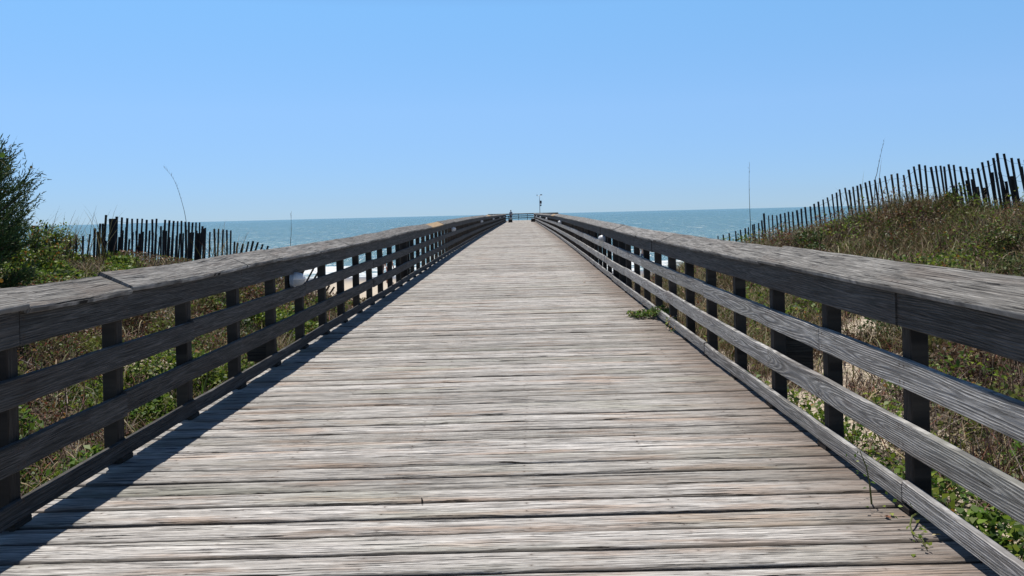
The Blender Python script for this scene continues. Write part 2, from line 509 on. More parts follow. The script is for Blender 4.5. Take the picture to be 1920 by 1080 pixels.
dome_prof = [(.03, .078)] + [(.035 + .115 * math.sin(a), .078 * math.cos(a) ** .8) for a in np.linspace(0.02, 1.54, 9)]
V, F = lathe(dome_prof, 24); me_dome = mesh_fix('lamp_globe', V, F, True)
V, F = lathe([(-.012, .088), (.012, .09), (.03, .09), (.036, .084)], 24); me_base = mesh_fix('lamp_base', V, F)
# half-shell hood over the upper half of the globe
Vh = []; Fh = []
nn = 13; pr = [(.034 + .1165 * math.sin(a), .082 * math.cos(a) ** .8) for a in np.linspace(0.0, 1.50, 8)]
for lay, rs_ in ((0, 1.0), (1, 1.05)):
    for (a, r) in pr:
        for j in range(nn):
            t = math.pi * j / (nn - 1)
            Vh.append((a + (.003 if lay else 0), r * rs_ * math.cos(t), r * rs_ * math.sin(t)))
m_ = len(pr)
for lay in (0, 1):
    for i in range(m_ - 1):
        for j in range(nn - 1):
            b0 = lay * m_ * nn
            Fh.append((b0 + i * nn + j, b0 + i * nn + j + 1, b0 + (i + 1) * nn + j + 1, b0 + (i + 1) * nn + j))
def rim(idx):
    for a, b in zip(idx[:-1], idx[1:]): Fh.append((a, b, b + m_ * nn, a + m_ * nn))
rim([j for j in range(nn)]); rim([(m_ - 1) * nn + j for j in range(nn)])
rim([i * nn for i in range(m_)]); rim([i * nn + nn - 1 for i in range(m_)])
me_hood = mesh_fix('lamp_hood', Vh, Fh, True)

ordl = ['nearest', 'second nearest', 'third', 'fourth', 'fifth', 'sixth']
def lamp(side, y, k):
    X = XL if side < 0 else XR
    z = .815 + float(zp(y))
    e = empty('dome_light', (X + side * .028, y, z), 0 if side < 0 else math.pi)
    where = 'shaded left' if side < 0 else 'sunlit right'
    extra = {(-1, 0): 'large white dome light facing inward on the shaded left railing near two open gaps',
             (1, 0): 'white dome light on the sunlit right railing beside a dark pile'}.get((side, k),
             'small distant white dome light, %s from the viewer on the %s railing' % (ordl[k], where))
    tag(e, extra, 'lamp', 'white dome lights on the pier railings')
    e.scale = (.92, .92, .92)
    link('lamp_base', me_base, M['plastic_shaded'], e)
    link('lamp_globe', me_dome, M['glass'], e)
    link('lamp_hood', me_hood, M['plastic'], e)
    g = board_geo((-.055, 0, -.16), (-.055, 0, .14), .14, .036, (0, 1, 0), ns(), 2, follow=False)
    build_boards('mounting_block', [g], M['post'], e)
for k in range(6): lamp(-1, 8.95 + 20.5 * k, k)
for k in range(6): lamp(1, 18.3 + 20.5 * k, k)

# ------------------------------------------------------------------ terrain
YF = np.array([0, 5, 10, 14, 15, 15.8, 16.75, 18.2, 19.3, 20.5, 23, 26, 30])
ZF = np.array([.9, 1.1, 1.1, 1.02, .95, 1.12, 1.15, .68, .45, .15, -.6, -1.2, -1.6])
def terrain(x, y):
    x = np.asarray(x, float); y = np.asarray(y, float)
    beach = np.interp(y, [-50, 18, 22, 30, 55, 75, 120, 600], [-.9, -.9, -1.25, -1.75, -2.53, -3.3, -5., -8.])
    beach = beach + (fbm(x * .12, y * .2, 5) - .5) * .12 * (y < 60)
    # right
    zc = np.interp(y, YF, ZF)
    xf = np.interp(y, [5, 10, 14, 20.5, 24], [11.5, 9.8, 8.6, 4.9, 3.2])
    w = np.clip((x - 1.9) / (xf - 1.9), 0, 1.15)
    r = -.62 + (zc + .62) * (w * w * (1.6 - .6 * w) * .55 + .45 * w)
    r = r + np.clip(x - xf, 0, 30) * .02
    yf = np.interp(x, [2, 4.9, 8.6, 12, 30], [23.1, 20.5, 14.3, 13.5, 13.5])
    kr = sstep(yf + .4, yf + 6., y)
    # left
    zl = np.interp(y, [0, 6, 12, 16.5, 19, 21, 24], [.3, .45, .5, .5, .25, .0, -.6])
    wl = np.clip((-2.6 - x) / 5.4, 0, 1.2)
    l = -.62 + (zl + .62) * (3 * np.minimum(wl, 1) ** 2 - 2 * np.minimum(wl, 1) ** 3)
    l = l + np.clip(-8.4 - x, 0, 6) * .05
    yfl = np.interp(x, [-30, -9.5, -8.4, -6.6, -4, -2], [21., 20.5, 17.5, 19.3, 20.5, 21])
    kl = sstep(yfl + .4, yfl + 6., y)
    l = l + .50 * np.exp(-(((x + 10.6) / 2.2) ** 2 + ((y - 20.2) / 2.0) ** 2))
    z = np.where(x > -.35, r * (1 - kr) + beach * kr, l * (1 - kl) + beach * kl)
    z = z + (fbm(x * .9, y * .9, 2) - .5) * .22 * sstep(30, 20, y) + (fbm(x * 3.5, y * 3.5, 9) - .5) * .05
    far = sstep(150, 400, np.abs(x))
    return z

BARE = [(2.75, 8.1, .55, 1.3), (3.7, 9.3, .75, .8), (2.75, 5.05, .32, .45), (4.4, 11.2, .7, .9), (2.5, 10.5, .35, 1.0), (-4.6, 10.2, .5, .7)]
def bare(x, y):
    m = np.zeros(np.shape(x))
    for (a, b, rx, ry) in BARE:
        d = np.sqrt(((x - a) / rx) ** 2 + ((y - b) / ry) ** 2) + (fbm(x * 4., y * 4., 31) - .5) * 1.1
        m = np.maximum(m, sstep(1.1, .75, d))
    return m
gx = np.concatenate([np.linspace(-4000, -70, 12), np.linspace(-60, -17, 24), np.linspace(-16, 16, 190), np.linspace(17, 60, 24), np.linspace(70, 4000, 12)])
gy = np.concatenate([np.linspace(-60, -3, 12), np.linspace(-2, 32, 180), np.linspace(33, 90, 50), np.linspace(100, 6000, 14)])
GX, GY = np.meshgrid(gx, gy)
GZ = terrain(GX, GY)
nx, ny = len(gx), len(gy)
idx = np.arange(nx * ny).reshape(ny, nx)
q = np.stack([idx[:-1, :-1], idx[:-1, 1:], idx[1:, 1:], idx[1:, :-1]], -1).reshape(-1, 4)
def sand_mat():
    w = NT('dune_sand')
    ge = w.n('ShaderNodeNewGeometry')
    P = ge.outputs['Position']
    sp = w.n('ShaderNodeSeparateXYZ', i_0=P)
    n1 = w.noise(P, 1.3, 4, .6); n2 = w.noise(P, 55., 3, .7); n3 = w.noise(P, 9., 4, .65)
    c = w.mix(w.ramp(n3, .3, .7), (.46, .39, .30), (.58, .50, .40))
    dune = w.ramp(sp.outputs[1], 17.8, 20.0, 1., 0.)
    bare = w.math('MULTIPLY', w.ramp(sp.outputs[0], 1.8, 2.3), w.ramp(sp.outputs[0], 3.6, 5.2, 1., 0.))
    lit = w.math('MULTIPLY', w.ramp(w.math('ADD', w.math('MULTIPLY', bare, .085), w.math('ADD', w.math('MULTIPLY', n1, .6), w.math('MULTIPLY', n3, .4))), .56, .64, 1., 0.), dune)
    ba = w.n('ShaderNodeAttribute', attribute_name='bare').outputs['Fac']
    lit = w.math('MULTIPLY', lit, w.math('MULTIPLY_ADD', ba, -.92, 1.))
    litc = w.mix(w.ramp(n2, .35, .65), (.045, .034, .024), (.11, .08, .055))
    c = w.mix(w.math('MULTIPLY', lit, .9), c, litc)
    wet = w.ramp(sp.outputs[2], -2.5, -2.2, 1., 0.)
    c = w.mix(wet, c, (.20, .165, .13))
    rough = w.math('MULTIPLY_ADD', wet, -.6, .95)
    bp = w.n('ShaderNodeBump', i_Strength=.6, i_Distance=.02, i_Height=w.math('ADD', w.math('MULTIPLY', n2, .5), n3))
    bs = w.n('ShaderNodeBsdfPrincipled', i_Base_Color=c, i_Roughness=rough, i_Normal=bp.outputs[0])
    w.link(bs.outputs[0], w.out.inputs[0]); return w.m
me = np_mesh('ground', np.stack([GX, GY, GZ], -1).reshape(-1, 3), q, {'bare': ('FLOAT', bare(GX, GY).ravel())}, smooth=True)
o = link('ground', me, sand_mat()); tag(o, 'sandy dune and beach ground', kind='structure')

# ------------------------------------------------------------------ sea
SEA = -2.53
def sea_mat():
    w = NT('sea_water')
    ge = w.n('ShaderNodeNewGeometry')
    P = ge.outputs['Position']
    sp = w.n('ShaderNodeSeparateXYZ', i_0=P)
    X, Y = sp.outputs[0], sp.outputs[1]
    def nz(sx, sy, sc, det=2, r=.5, off=0.):
        return w.noise(w.vec(w.math('MULTIPLY', X, sx), w.math('MULTIPLY', Y, sy), off), sc, det, r)
    big = nz(.012, .05, 1, 3)
    mid = nz(.3, 1., .35, 3, .6)
    small = nz(1., 1.6, 1.6, 4, .65)
    c = w.mix(w.ramp(big, .35, .7), (.072, .165, .152), (.108, .212, .192))
    c = w.mix(w.math('MULTIPLY', w.ramp(nz(1.3, .12, 1., 3, .65, 41.), .42, .66), .7), c, (.045, .105, .125))
    shallow = w.ramp(Y, 55., 130., 1., 0.)
    c = w.mix(w.math('MULTIPLY', shallow, .45), c, (.16, .26, .27))
    # surf and foam streaks near the beach
    yd = w.math('ADD', Y, w.math('MULTIPLY', w.math('SUBTRACT', nz(.03, .02, 1, 3), .5), 26.))
    band = w.math('MULTIPLY_ADD', w.math('SINE', w.math('MULTIPLY', yd, .42)), .5, .5)
    fo = nz(.5, .8, 1.1, 5, .7, 3.)
    near = w.ramp(Y, 54., 96., 1., 0.)
    foam = w.math('MULTIPLY', w.ramp(w.math('ADD', w.math('MULTIPLY', band, .45), fo), .78, .92), near)
    edge = w.math('MULTIPLY', w.ramp(fo, .42, .62), w.ramp(yd, 60., 66., 1., 0.))
    foam = w.math('MAXIMUM', foam, edge)
    # sun glitter painted as white flecks, smaller close by and larger far out
    f1 = w.ramp(nz(2.0, .20, 1., 3, .7, 9.), .58, .64)
    f2 = w.ramp(nz(.9, .05, 1., 3, .7, 19.), .605, .67)
    f3 = w.ramp(nz(.28, .010, 1., 3, .75, 29.), .61, .68)
    k1 = w.ramp(Y, 80., 220., 1., 0.); k2 = w.math('MULTIPLY', w.ramp(Y, 70., 160.), w.ramp(Y, 300., 700., 1., 0.)); k3 = w.ramp(Y, 200., 500.)
    fl = w.math('MAXIMUM', w.math('MULTIPLY', f1, k1), w.math('MAXIMUM', w.math('MULTIPLY', f2, w.math('MULTIPLY', k2, .7)), w.math('MULTIPLY', f3, w.math('MULTIPLY', k3, .35))))
    foam = w.math('MAXIMUM', foam, w.math('MULTIPLY', fl, .75))  # painted glitter joins the foam mask as white colour
    c = w.mix(foam, c, (.85, .87, .88))
    rough = w.math('MULTIPLY_ADD', foam, .5, .22)
    hb = w.math('ADD', w.math('MULTIPLY', mid, 1.3), w.math('MULTIPLY', small, .55))
    bp = w.n('ShaderNodeBump', i_Strength=1., i_Distance=.55, i_Height=hb)
    bs = w.n('ShaderNodeBsdfPrincipled', i_Base_Color=c, i_Roughness=rough, i_Normal=bp.outputs[0])
    bs.inputs['IOR'].default_value = 1.33
    w.link(bs.outputs[0], w.out.inputs[0]); return w.m
sy = np.concatenate([np.linspace(46, 110, 90), np.geomspace(111, 30000, 60)])
sx = np.concatenate([-np.geomspace(30000, 62, 24), np.linspace(-60, 60, 90), np.geomspace(62, 30000, 24)])
SX, SY = np.meshgrid(sx, sy)
yd = SY + (fbm(SX * .03, SY * .02, 4) - .5) * 22
amp = .22 * sstep(54, 62, SY) * sstep(150, 90, SY)
SZ = SEA + amp * (np.maximum(np.sin(yd * .42 + 1.2), 0) ** 3) * (.4 + fbm(SX * .06, SY * .05, 12)) 
idx = np.arange(SX.size).reshape(SX.shape)
q = np.stack([idx[:-1, :-1], idx[:-1, 1:], idx[1:, 1:], idx[1:, :-1]], -1).reshape(-1, 4)
me = np_mesh('sea', np.stack([SX, SY, SZ], -1).reshape(-1, 3), q, smooth=True)
o = link('sea', me, sea_mat()); tag(o, 'choppy teal sea with glints and surf near the beach', kind='structure')

# ------------------------------------------------------------------ vegetation building blocks
def rot_basis(n, rng):
    a = rng.uniform(0, 2 * np.pi, n)
    return np.cos(a), np.sin(a)

def leaves_geo(P, size, col, rng, flat=.5, aspect=.62):
    """diamond shaped leaves with a fold; P (n,3)"""
    n = len(P)
    a = rng.uniform(0, 2 * np.pi, n); el = rng.normal(.35, flat, n)
    d = np.stack([np.cos(a) * np.cos(el), np.sin(a) * np.cos(el), np.sin(el)], -1)
    rl = rng.normal(0, .6, n)
    s0 = np.stack([-np.sin(a), np.cos(a), np.zeros(n)], -1)
    u0 = np.cross(d, s0)
    sd = s0 * np.cos(rl)[:, None] + u0 * np.sin(rl)[:, None]
    up = np.cross(d, sd)
    L = (size * rng.uniform(.6, 1.35, n))[:, None]
    wv = L * aspect * .5
    v0 = P; v1 = P + d * L * .5 + sd * wv + up * L * .10
    v2 = P + d * L - up * L * .08; v3 = P + d * L * .5 - sd * wv + up * L * .10
    V = np.stack([v0, v1, v2, v3], 1).reshape(-1, 3)
    F = np.arange(n * 4).reshape(n, 4)
    C = np.repeat(col, 4, axis=0)
    return V, F, C

def blades_geo(P, length, width, lean, col, rng, az=None, droop=1., seg=4):
    """arching grass blades as tapered strips"""
    n = len(P)
    a = rng.uniform(0, 2 * np.pi, n) if az is None else az
    ts = np.linspace(0, 1, seg + 1)
    hx, hy = np.cos(a), np.sin(a)
    V = np.zeros((n, seg + 1, 2, 3))
    fa = a + rng.normal(np.pi / 2, .5, n)
    wx, wy = np.cos(fa), np.sin(fa)
    pos = P.copy()
    ang = lean.copy()
    for i, t in enumerate(ts):
        w = width * (1 - t) ** .7 * .5 + .0004
        for k, sgn in ((0, -1), (1, 1)):
            V[:, i, k, 0] = pos[:, 0] + wx * w * sgn
            V[:, i, k, 1] = pos[:, 1] + wy * w * sgn
            V[:, i, k, 2] = pos[:, 2]
        st = length / seg
        pos = pos + np.stack([hx * np.sin(ang) * st, hy * np.sin(ang) * st, np.cos(ang) * st], -1)
        ang = ang + droop * rng.uniform(.15, .5, n)
    idx = np.arange(n * (seg + 1) * 2).reshape(n, seg + 1, 2)
    F = np.stack([idx[:, :-1, 0], idx[:, :-1, 1], idx[:, 1:, 1], idx[:, 1:, 0]], -1).reshape(-1, 4)
    C = np.repeat(col, (seg + 1) * 2, axis=0)
    return V.reshape(-1, 3), F, C

def merge(gs):
    V = []; F = []; C = []; o = 0
    for (v, f, c) in gs:
        V.append(v); F.append(f + o); C.append(c); o += len(v)
    return np.vstack(V), np.vstack(F), np.vstack(C)

def veg_obj(name, gs, mat, parent=None):
    V, F, C = merge(gs)
    if parent is not None:
        V = V - np.array(parent.location)[None, :]
    me = np_mesh(name, V, F, {'col': ('FLOAT_COLOR', np.clip(C, 0, 1))})
    return link(name, me, mat, parent)

def pick(cols, w, n, rng, var=.25):
    w = np.array(w) / np.sum(w)
    i = rng.choice(len(cols), n, p=w)
    c = np.array(cols)[i]
    return np.clip(c * rng.uniform(1 - var, 1 + var, (n, 1)) * rng.uniform(.92, 1.08, (n, 3)), .002, 1)

GREEN = (.085, .15, .022); YGREEN = (.20, .26, .034); DGREEN = (.04, .075, .018); OLIVE = (.11, .11, .035)
RED = (.17, .055, .03); BROWN = (.12, .075, .045); ORANGE = (.30, .15, .03); PURPLE = (.085, .05, .045)
TAN = (.33, .26, .15); STRAW = (.42, .35, .22); GREY = (.20, .17, .14)

def sample(n, x0, x1, y0, y1, rng, pw=1.0):
    """random points on the dune, denser towards the viewer, kept inside what can be seen from near the camera"""
    out = []
    tot = 0
    while tot < n:
        m = n * 3
        t = rng.random(m)
        y = y0 + (y1 - y0) * t ** pw
        x = rng.uniform(x0, x1, m)
        ok = (np.abs(x) / (y + .8) < .80)
        x, y = x[ok], y[ok]
        out.append(np.stack([x, y], -1)); tot += len(x)
    return np.vstack(out)[:n]

def fence_side(x, y):
    """True where the ground lies on the viewer's side of the sand fences (planted side)"""
    yr = np.interp(x, [2, 4.9, 8.6, 12, 30], [21.5, 20.3, 14.3, 13.5, 13.5])
    yl = np.interp(x, [-30, -9.5, -8.4, -6.6, -5.6, -4.6, -2], [17.0, 15.5, 16.7, 18.8, 18.6, 17.6, 16.4])
    return np.where(x > 0, y < yr + .9, y < yl + .5)

rng = np.random.default_rng(99)
leafg = []; twigg = []; grassg = []
for side in (-1, 1):
    xr = (-14, -2.62) if side < 0 else (1.94, 13)
    # small leaves of the creeping cover
    N = 330000 if side < 0 else 270000
    p = sample(N, *xr, 2.2, 21, rng, 1.0)
    x, y = p[:, 0], p[:, 1]
    pn = fbm(x * .8, y * .8, 40); pn2 = fbm(x * 2.3, y * 2.3, 41)
    dens = sstep(.22, .42, pn2)
    near = sstep(9, 5.5, y)
    if side > 0:
        strip = sstep(1.1, .1, x - 1.9)
        litter = sstep(5.2, 4.0, x) * sstep(4.2, 5.2, y)
        dens = dens * (.35 + .65 * near) * (1 - .35 * sstep(.45, .65, pn)) * (1 - .62 * litter * sstep(.62, .45, pn))
    else:
        dens = dens * (1.0)
    keep = (rng.random(N) < dens * (1 - .9 * bare(x, y))) & fence_side(x, y)
    x, y, pn, pn2, near = x[keep], y[keep], pn[keep], pn2[keep], near[keep]
    hmax = .07 + .36 * sstep(.32, .68, fbm(x * 1.5, y * 1.5, 77)) + .10 * ((y > 12) & (x > 0)) - .06 * ((y > 12) & (x < 0))
    h = hmax * np.sqrt(rng.random(len(x)))
    P = np.stack([x, y, terrain(x, y) + h], -1)
    green = sstep(.40, .62, pn + .22 * near - (.02 if side < 0 else np.where(y > 9, .15, .05)))
    cg = pick([GREEN, YGREEN, DGREEN, ORANGE], [5, 4.6, 2, .25], len(x), rng)
    cr = pick([OLIVE, RED, BROWN, GREEN, PURPLE, ORANGE, TAN], [3.4, 2.4, 3, 2.4, 3.6, .4, .6], len(x), rng)
    sel = rng.random(len(x)) < green
    C = np.where(sel[:, None], cg, cr)
    size = np.where(sel, .05, .032) * (1 + .035 * np.clip(y - 6, 0, 12))
    leafg.append(leaves_geo(P, size, C, rng))
    # dead twigs and stalks
    N = 150000 if side > 0 else 70000
    p = sample(N, *xr, 2.2, 21, rng, 1.0)
    x, y = p[:, 0], p[:, 1]
    pn = fbm(x * .7, y * .7, 50)
    keep = (rng.random(N) < (.35 + .65 * sstep(.35, .6, pn)) * (1 - .72 * bare(x, y))) & fence_side(x, y)
    x, y = x[keep], y[keep]; n = len(x)
    P = np.stack([x, y, terrain(x, y) + rng.uniform(0, .18, n)], -1)
    C = pick([PURPLE, BROWN, GREY, TAN, RED], [3.6, 3, 2.4, 2.2, 1.], n, rng)
    twigg.append(blades_geo(P, rng.uniform(.08, .30, n), .006 * (1 + .06 * y), np.abs(rng.normal(.9, .45, n)), C, rng, droop=.5, seg=2))
    # taller brown brush in patches on the open slope
    N = 60000 if side > 0 else 14000
    p = sample(N, *xr, 5., 21, rng, 1.0)
    x, y = p[:, 0], p[:, 1]
    pn = fbm(x * .9, y * .9, 58)
    keep = (rng.random(N) < sstep(.46, .60, pn) * (1 - .95 * bare(x, y))) & fence_side(x, y) & (np.abs(x + .35) > 3.0)
    x, y = x[keep], y[keep]; n = len(x)
    P = np.stack([x, y, terrain(x, y) + rng.uniform(0, .12, n)], -1)
    C = pick([PURPLE, BROWN, (.05, .035, .03), GREY, RED], [4, 3, 3, 1., .8], n, rng)
    twigg.append(blades_geo(P, rng.uniform(.14, .36, n), .006 * (1 + .05 * y), np.abs(rng.normal(.5, .4, n)), C, rng, droop=.5, seg=2))
    # grass clumps
    nc = 2300 if side > 0 else 1300
    p = sample(nc * 3, *xr, 2.6, 21, rng, .75)
    gx_, gy_ = p[:, 0], p[:, 1]
    gd = fbm(gx_ * .6, gy_ * .6, 60)
    kk = (rng.random(len(gx_)) < (sstep(.34, .56, gd) * .8 + .25 * (gy_ > 9)) * np.where(gy_ < 9, .22, 1.) * (1 - .95 * bare(gx_, gy_))) & fence_side(gx_, gy_) & (np.abs(gx_ + .35) > 2.9 + .0 * gy_)
    gx_, gy_ = gx_[kk][:nc], gy_[kk][:nc]
    per = rng.integers(12, 30, len(gx_))
    cx = np.repeat(gx_, per); cy = np.repeat(gy_, per)
    n = len(cx)
    x = cx + rng.normal(0, .07, n); y = cy + rng.normal(0, .07, n)
    ok = np.abs(x + .35) > 2.5; x, y = x[ok], y[ok]; n = len(x)
    P = np.stack([x, y, terrain(x, y) - .02], -1)
    ln = rng.uniform(.25, .60, n) * np.where((x < 0) & (y > 12), .62, 1.)
    C = pick([OLIVE, TAN, STRAW, GREEN, BROWN], [3.4, 3.2, 1.3, 2.0, 2.2] if side > 0 else [3.6, 2.0, .8, 2.6, 2.2], n, rng)
    grassg.append(blades_geo(P, ln, .0075 * (1 + .03 * y), np.abs(rng.normal(.28, .22, n)), C, rng, droop=1.0, seg=4))
# long arching pale blades standing out of the cover
for side, N in ((1, 1500), (-1, 700)):
    xr = (-12, -3.4) if side < 0 else (2.6, 12)
    p = sample(N * 2, *xr, 5.5, 20.5, rng, .9)
    x, y = p[:, 0], p[:, 1]
    kk = (rng.random(len(x)) < sstep(.35, .6, fbm(x * .7, y * .7, 66)) + .15) & fence_side(x, y)
    x, y = x[kk][:N], y[kk][:N]; n = len(x)
    P = np.stack([x, y, terrain(x, y) + .05], -1)
    C = pick([TAN, STRAW, OLIVE, (.22, .24, .09)], [3, 2, 3, 2], n, rng)
    grassg.append(blades_geo(P, rng.uniform(.40, .85, n) * np.where((x < 0) & (y > 12), .7, 1.), np.full(n, .011) + .0004 * y, np.abs(rng.normal(.3, .2, n)), C, rng, droop=1.35, seg=7))
n = 520
x = rng.uniform(-9.2, -4.8, n); y = np.interp(x, [-9.2, -8.3, -6.6, -4.8], [14.2, 15.6, 17.8, 18.0]) - np.abs(rng.normal(.3, .6, n))
P = np.stack([x, y, terrain(x, y)], -1)
grassg.append(blades_geo(P, rng.uniform(.30, .72, n), np.full(n, .016), np.abs(rng.normal(.25, .25, n)), pick([TAN, OLIVE, STRAW, (.16, .19, .07), BROWN], [3, 3, 1.2, 3, 2], n, rng), rng, droop=1.2, seg=6))
# bright leafy clumps close to the right railing
cl = np.array([(2.35, 4.3), (2.7, 3.9), (3.2, 4.9), (2.5, 5.3), (3.5, 5.6), (2.2, 3.6), (3.0, 3.5), (2.35, 6.5), (-3.3, 4.9), (-3.8, 5.6), (-3.2, 6.1), (-4.2, 6.7), (-3.5, 4.2), (-4.6, 5.6), (-3.0, 4.5), (-3.05, 5.3), (-3.6, 4.9), (-3.1, 7.1), (-3.5, 7.9), (-5.2, 6.6), (-5.8, 7.6), (2.9, 4.4), (3.6, 4.3), (4.2, 6.6)])
per = 420
cx = np.repeat(cl[:, 0], per); cy = np.repeat(cl[:, 1], per); n = len(cx)
rr_ = np.abs(rng.normal(0, .24, n)); aa = rng.uniform(0, 6.283, n)
x = cx + rr_ * np.cos(aa); y = cy + rr_ * np.sin(aa)
ok = np.abs(x + .35) > 2.42
x, y, rr_ = x[ok], y[ok], rr_[ok]; n = len(x)
P = np.stack([x, y, terrain(x, y) + np.sqrt(rng.random(n)) * (.34 * np.exp(-(rr_ / .32) ** 2) + .06)], -1)
leafg.append(leaves_geo(P, np.full(n, .058), pick([(.10, .19, .025), (.17, .25, .035), DGREEN, GREEN], [4, 3, 1.5, 3], n, rng), rng))
# knee high leafy humps that break up the slopes
nh = 110
hx = np.concatenate([rng.uniform(3.2, 11, 80), rng.uniform(-9, -3.4, 30)]); hy = np.concatenate([rng.uniform(6.5, 18, 80), rng.uniform(6, 15, 30)])
ok = fence_side(hx, hy) & (np.abs(hx) / hy < .75); hx, hy = hx[ok], hy[ok]
hc = np.array([OLIVE, DGREEN, (.075, .10, .03), BROWN, (.13, .15, .035)])[rng.integers(0, 5, len(hx))]
hr = rng.uniform(.18, .45, len(hx)); hh = rng.uniform(.22, .48, len(hx))
per = 380
cx, cy, cr_, ch = (np.repeat(a_, per) for a_ in (hx, hy, hr, hh)); n = len(cx)
ra = cr_ * np.sqrt(rng.random(n)) * rng.uniform(.6, 1.25, n); aa = rng.uniform(0, 6.283, n)
x = cx + ra * np.cos(aa); y = cy + ra * np.sin(aa)
P = np.stack([x, y, terrain(x, y) + ch * np.sqrt(np.clip(1 - (ra / (cr_ * 1.3)) ** 2, 0, 1)) * rng.random(n) ** .5], -1)
C = np.clip(np.repeat(hc, per, axis=0) * rng.uniform(.6, 1.5, (n, 1)), .002, 1)
leafg.append(leaves_geo(P, np.full(n, .055), C, rng, flat=.8))
o = veg_obj('ground_cover', leafg, M['leaf']); tag(o, 'low leafy dune ground cover, green, yellow and reddish', 'ground cover', kind='stuff')
o = veg_obj('dead_brush', twigg, M['twig']); tag(o, 'tangle of dead brown stems and twigs on the dunes', 'dead brush', kind='stuff')
o = veg_obj('dune_grass', grassg, M['grass']); tag(o, 'arching olive and straw coloured dune grass', 'grass', kind='stuff')

# ------------------------------------------------------------------ sand fences
def picket_geo(base, top, w, seed, yaw):
    return board_geo(base, top, w, .011, (math.cos(yaw), math.sin(yaw), 0), seed, 3, chamf=.002, wob=.0012, follow=False)

def tube_geo(pts, r, n=5):
    V = []; F = []
    pts = [Vector(p) for p in pts]
    for i, p in enumerate(pts):
        d = (pts[min(i + 1, len(pts) - 1)] - pts[max(i - 1, 0)]).normalized()
        a = d.orthogonal().normalized(); b = d.cross(a)
        rr = r[i] if hasattr(r, '__len__') else r
        for j in range(n):
            t = 2 * math.pi * j / n
            q = p + (a * math.cos(t) + b * math.sin(t)) * rr
            V.append(tuple(q))
    for i in range(len(pts) - 1):
        for j in range(n):
            F.append((i * n + j, i * n + (j + 1) % n, (i + 1) * n + (j + 1) % n, (i + 1) * n + j))
    F.append(tuple(range(n))); F.append(tuple((len(pts) - 1) * n + j for j in range(n)))
    return V, F

def sand_fence(label, tops, leanx, group, yaw, length=1.25, posts=(), w=.046, buried=None, wires=(.10, .42, .74, 1.05)):
    """tops: world points of picket tops"""
    mid = tops[len(tops) // 2]
    e = empty('sand_fence', (mid.x, mid.y, float(terrain(mid.x, mid.y))))
    tag(e, label, 'fence', group)
    inv = -Vector(e.location)
    ln = []
    for i, t in enumerate(tops):
        lx = leanx[i] if hasattr(leanx, '__len__') else leanx
        ang = lx + random.gauss(0, .022)
        dirv = Vector((math.sin(ang), random.gauss(.0, .03), math.cos(ang)))
        L = length
        b = t - dirv * L
        gz = float(terrain(b.x, b.y))
        if b.z > gz - .05: b = b - dirv * (b.z - gz + .08)
        g = picket_geo(b, t, w * random.uniform(.85, 1.12), ns(), yaw + random.gauss(0, .12))
        o = build_boards('picket', [g], M['picket'], e); o.location = inv
        ln.append((t, dirv))
    for wz in wires:
        pts = [t - d * (wz + random.gauss(0, .008)) + Vector((0, -.011, 0)) for (t, d) in ln]
        if len(pts) < 2: continue
        V, F = tube_geo(pts, .0032, 4)
        me = mesh_fix('wire', V, F); o = link('wire', me, M['wire'], e); o.location = inv
    for (p, h, ww) in posts:
        g = board_geo((p.x, p.y, p.z - h), p, ww, ww, (1, 0, 0), ns(), 4, chamf=.008, wob=.004, follow=False)
        o = build_boards('fence_post', [g], M['picket'], e); o.location = inv
    return e

def along(pts, ypts, n_or_list):
    pass

# right fence, from the photographed picket tops
tp = [(1346, 442), (1356, 440), (1367, 437), (1379, 433), (1388, 431), (1397, 428), (1403, 426), (1411, 421), (1414, 420), (1422, 418), (1428, 413), (1432, 400), (1441, 404), (1448, 403), (1456, 404), (1463, 401), (1471, 399), (1478, 397), (1486, 397), (1494, 394), (1502, 391), (1509, 388), (1519, 387), (1526, 382), (1534, 378), (1543, 374), (1551, 370), (1560, 364), (1568, 361), (1574, 355), (1584, 352), (1592, 356), (1599, 350), (1607, 348), (1613, 345), (1622, 342), (1630, 339), (1640, 337), (1649, 334), (1659, 330), (1671, 327), (1682, 325), (1694, 328), (1703, 318), (1713, 312), (1723, 308), (1734, 310), (1745, 313), (1754, 311), (1763, 310.5), (1770, 312), (1778, 308), (1788, 309), (1800, 312), (1811, 313), (1822, 316), (1833, 315), (1841, 304), (1852, 301), (1862, 296), (1869, 287), (1882, 288), (1896, 296), (1909, 297), (1921, 300), (1933, 303), (1945, 300), (1958, 297)]
tops = []
for (x, y) in tp:
    r = (x - 979) / FPX
    Y = 4.9 + 0
    t = (r * 20.5 - 4.9) / (.495 + r * .869)
    Yd = 20.5 - .869 * t + .5
    tops.append(px(x, y, Yd))
lean = [-.05 - .10 * min(1, max(0, (x - 1420) / 430)) for (x, y) in tp]
sand_fence('long sand fence of thin dark pickets climbing the right dune crest', tops, lean, 'sand fences on the dunes', -1.05, 1.22)
# older, lower fence just behind it
tp2 = [(1722, 354), (1772, 364), (1780, 370), (1788, 349), (1800, 347), (1812, 338), (1822, 336), (1832, 350), (1845, 352), (1860, 323), (1874, 323), (1886, 340), (1897, 330), (1915, 312)]
tops = []
for (x, y) in tp2:
    r = (x - 979) / FPX
    t = (r * 20.5 - 4.9) / (.495 + r * .869)
    tops.append(px(x, y, 20.5 - .869 * t + 1.0))
sand_fence('short run of older half buried pickets behind the right sand fence', tops, -.13, 'sand fences on the dunes', -1.0, .9, w=.055, wires=(.1, .5))

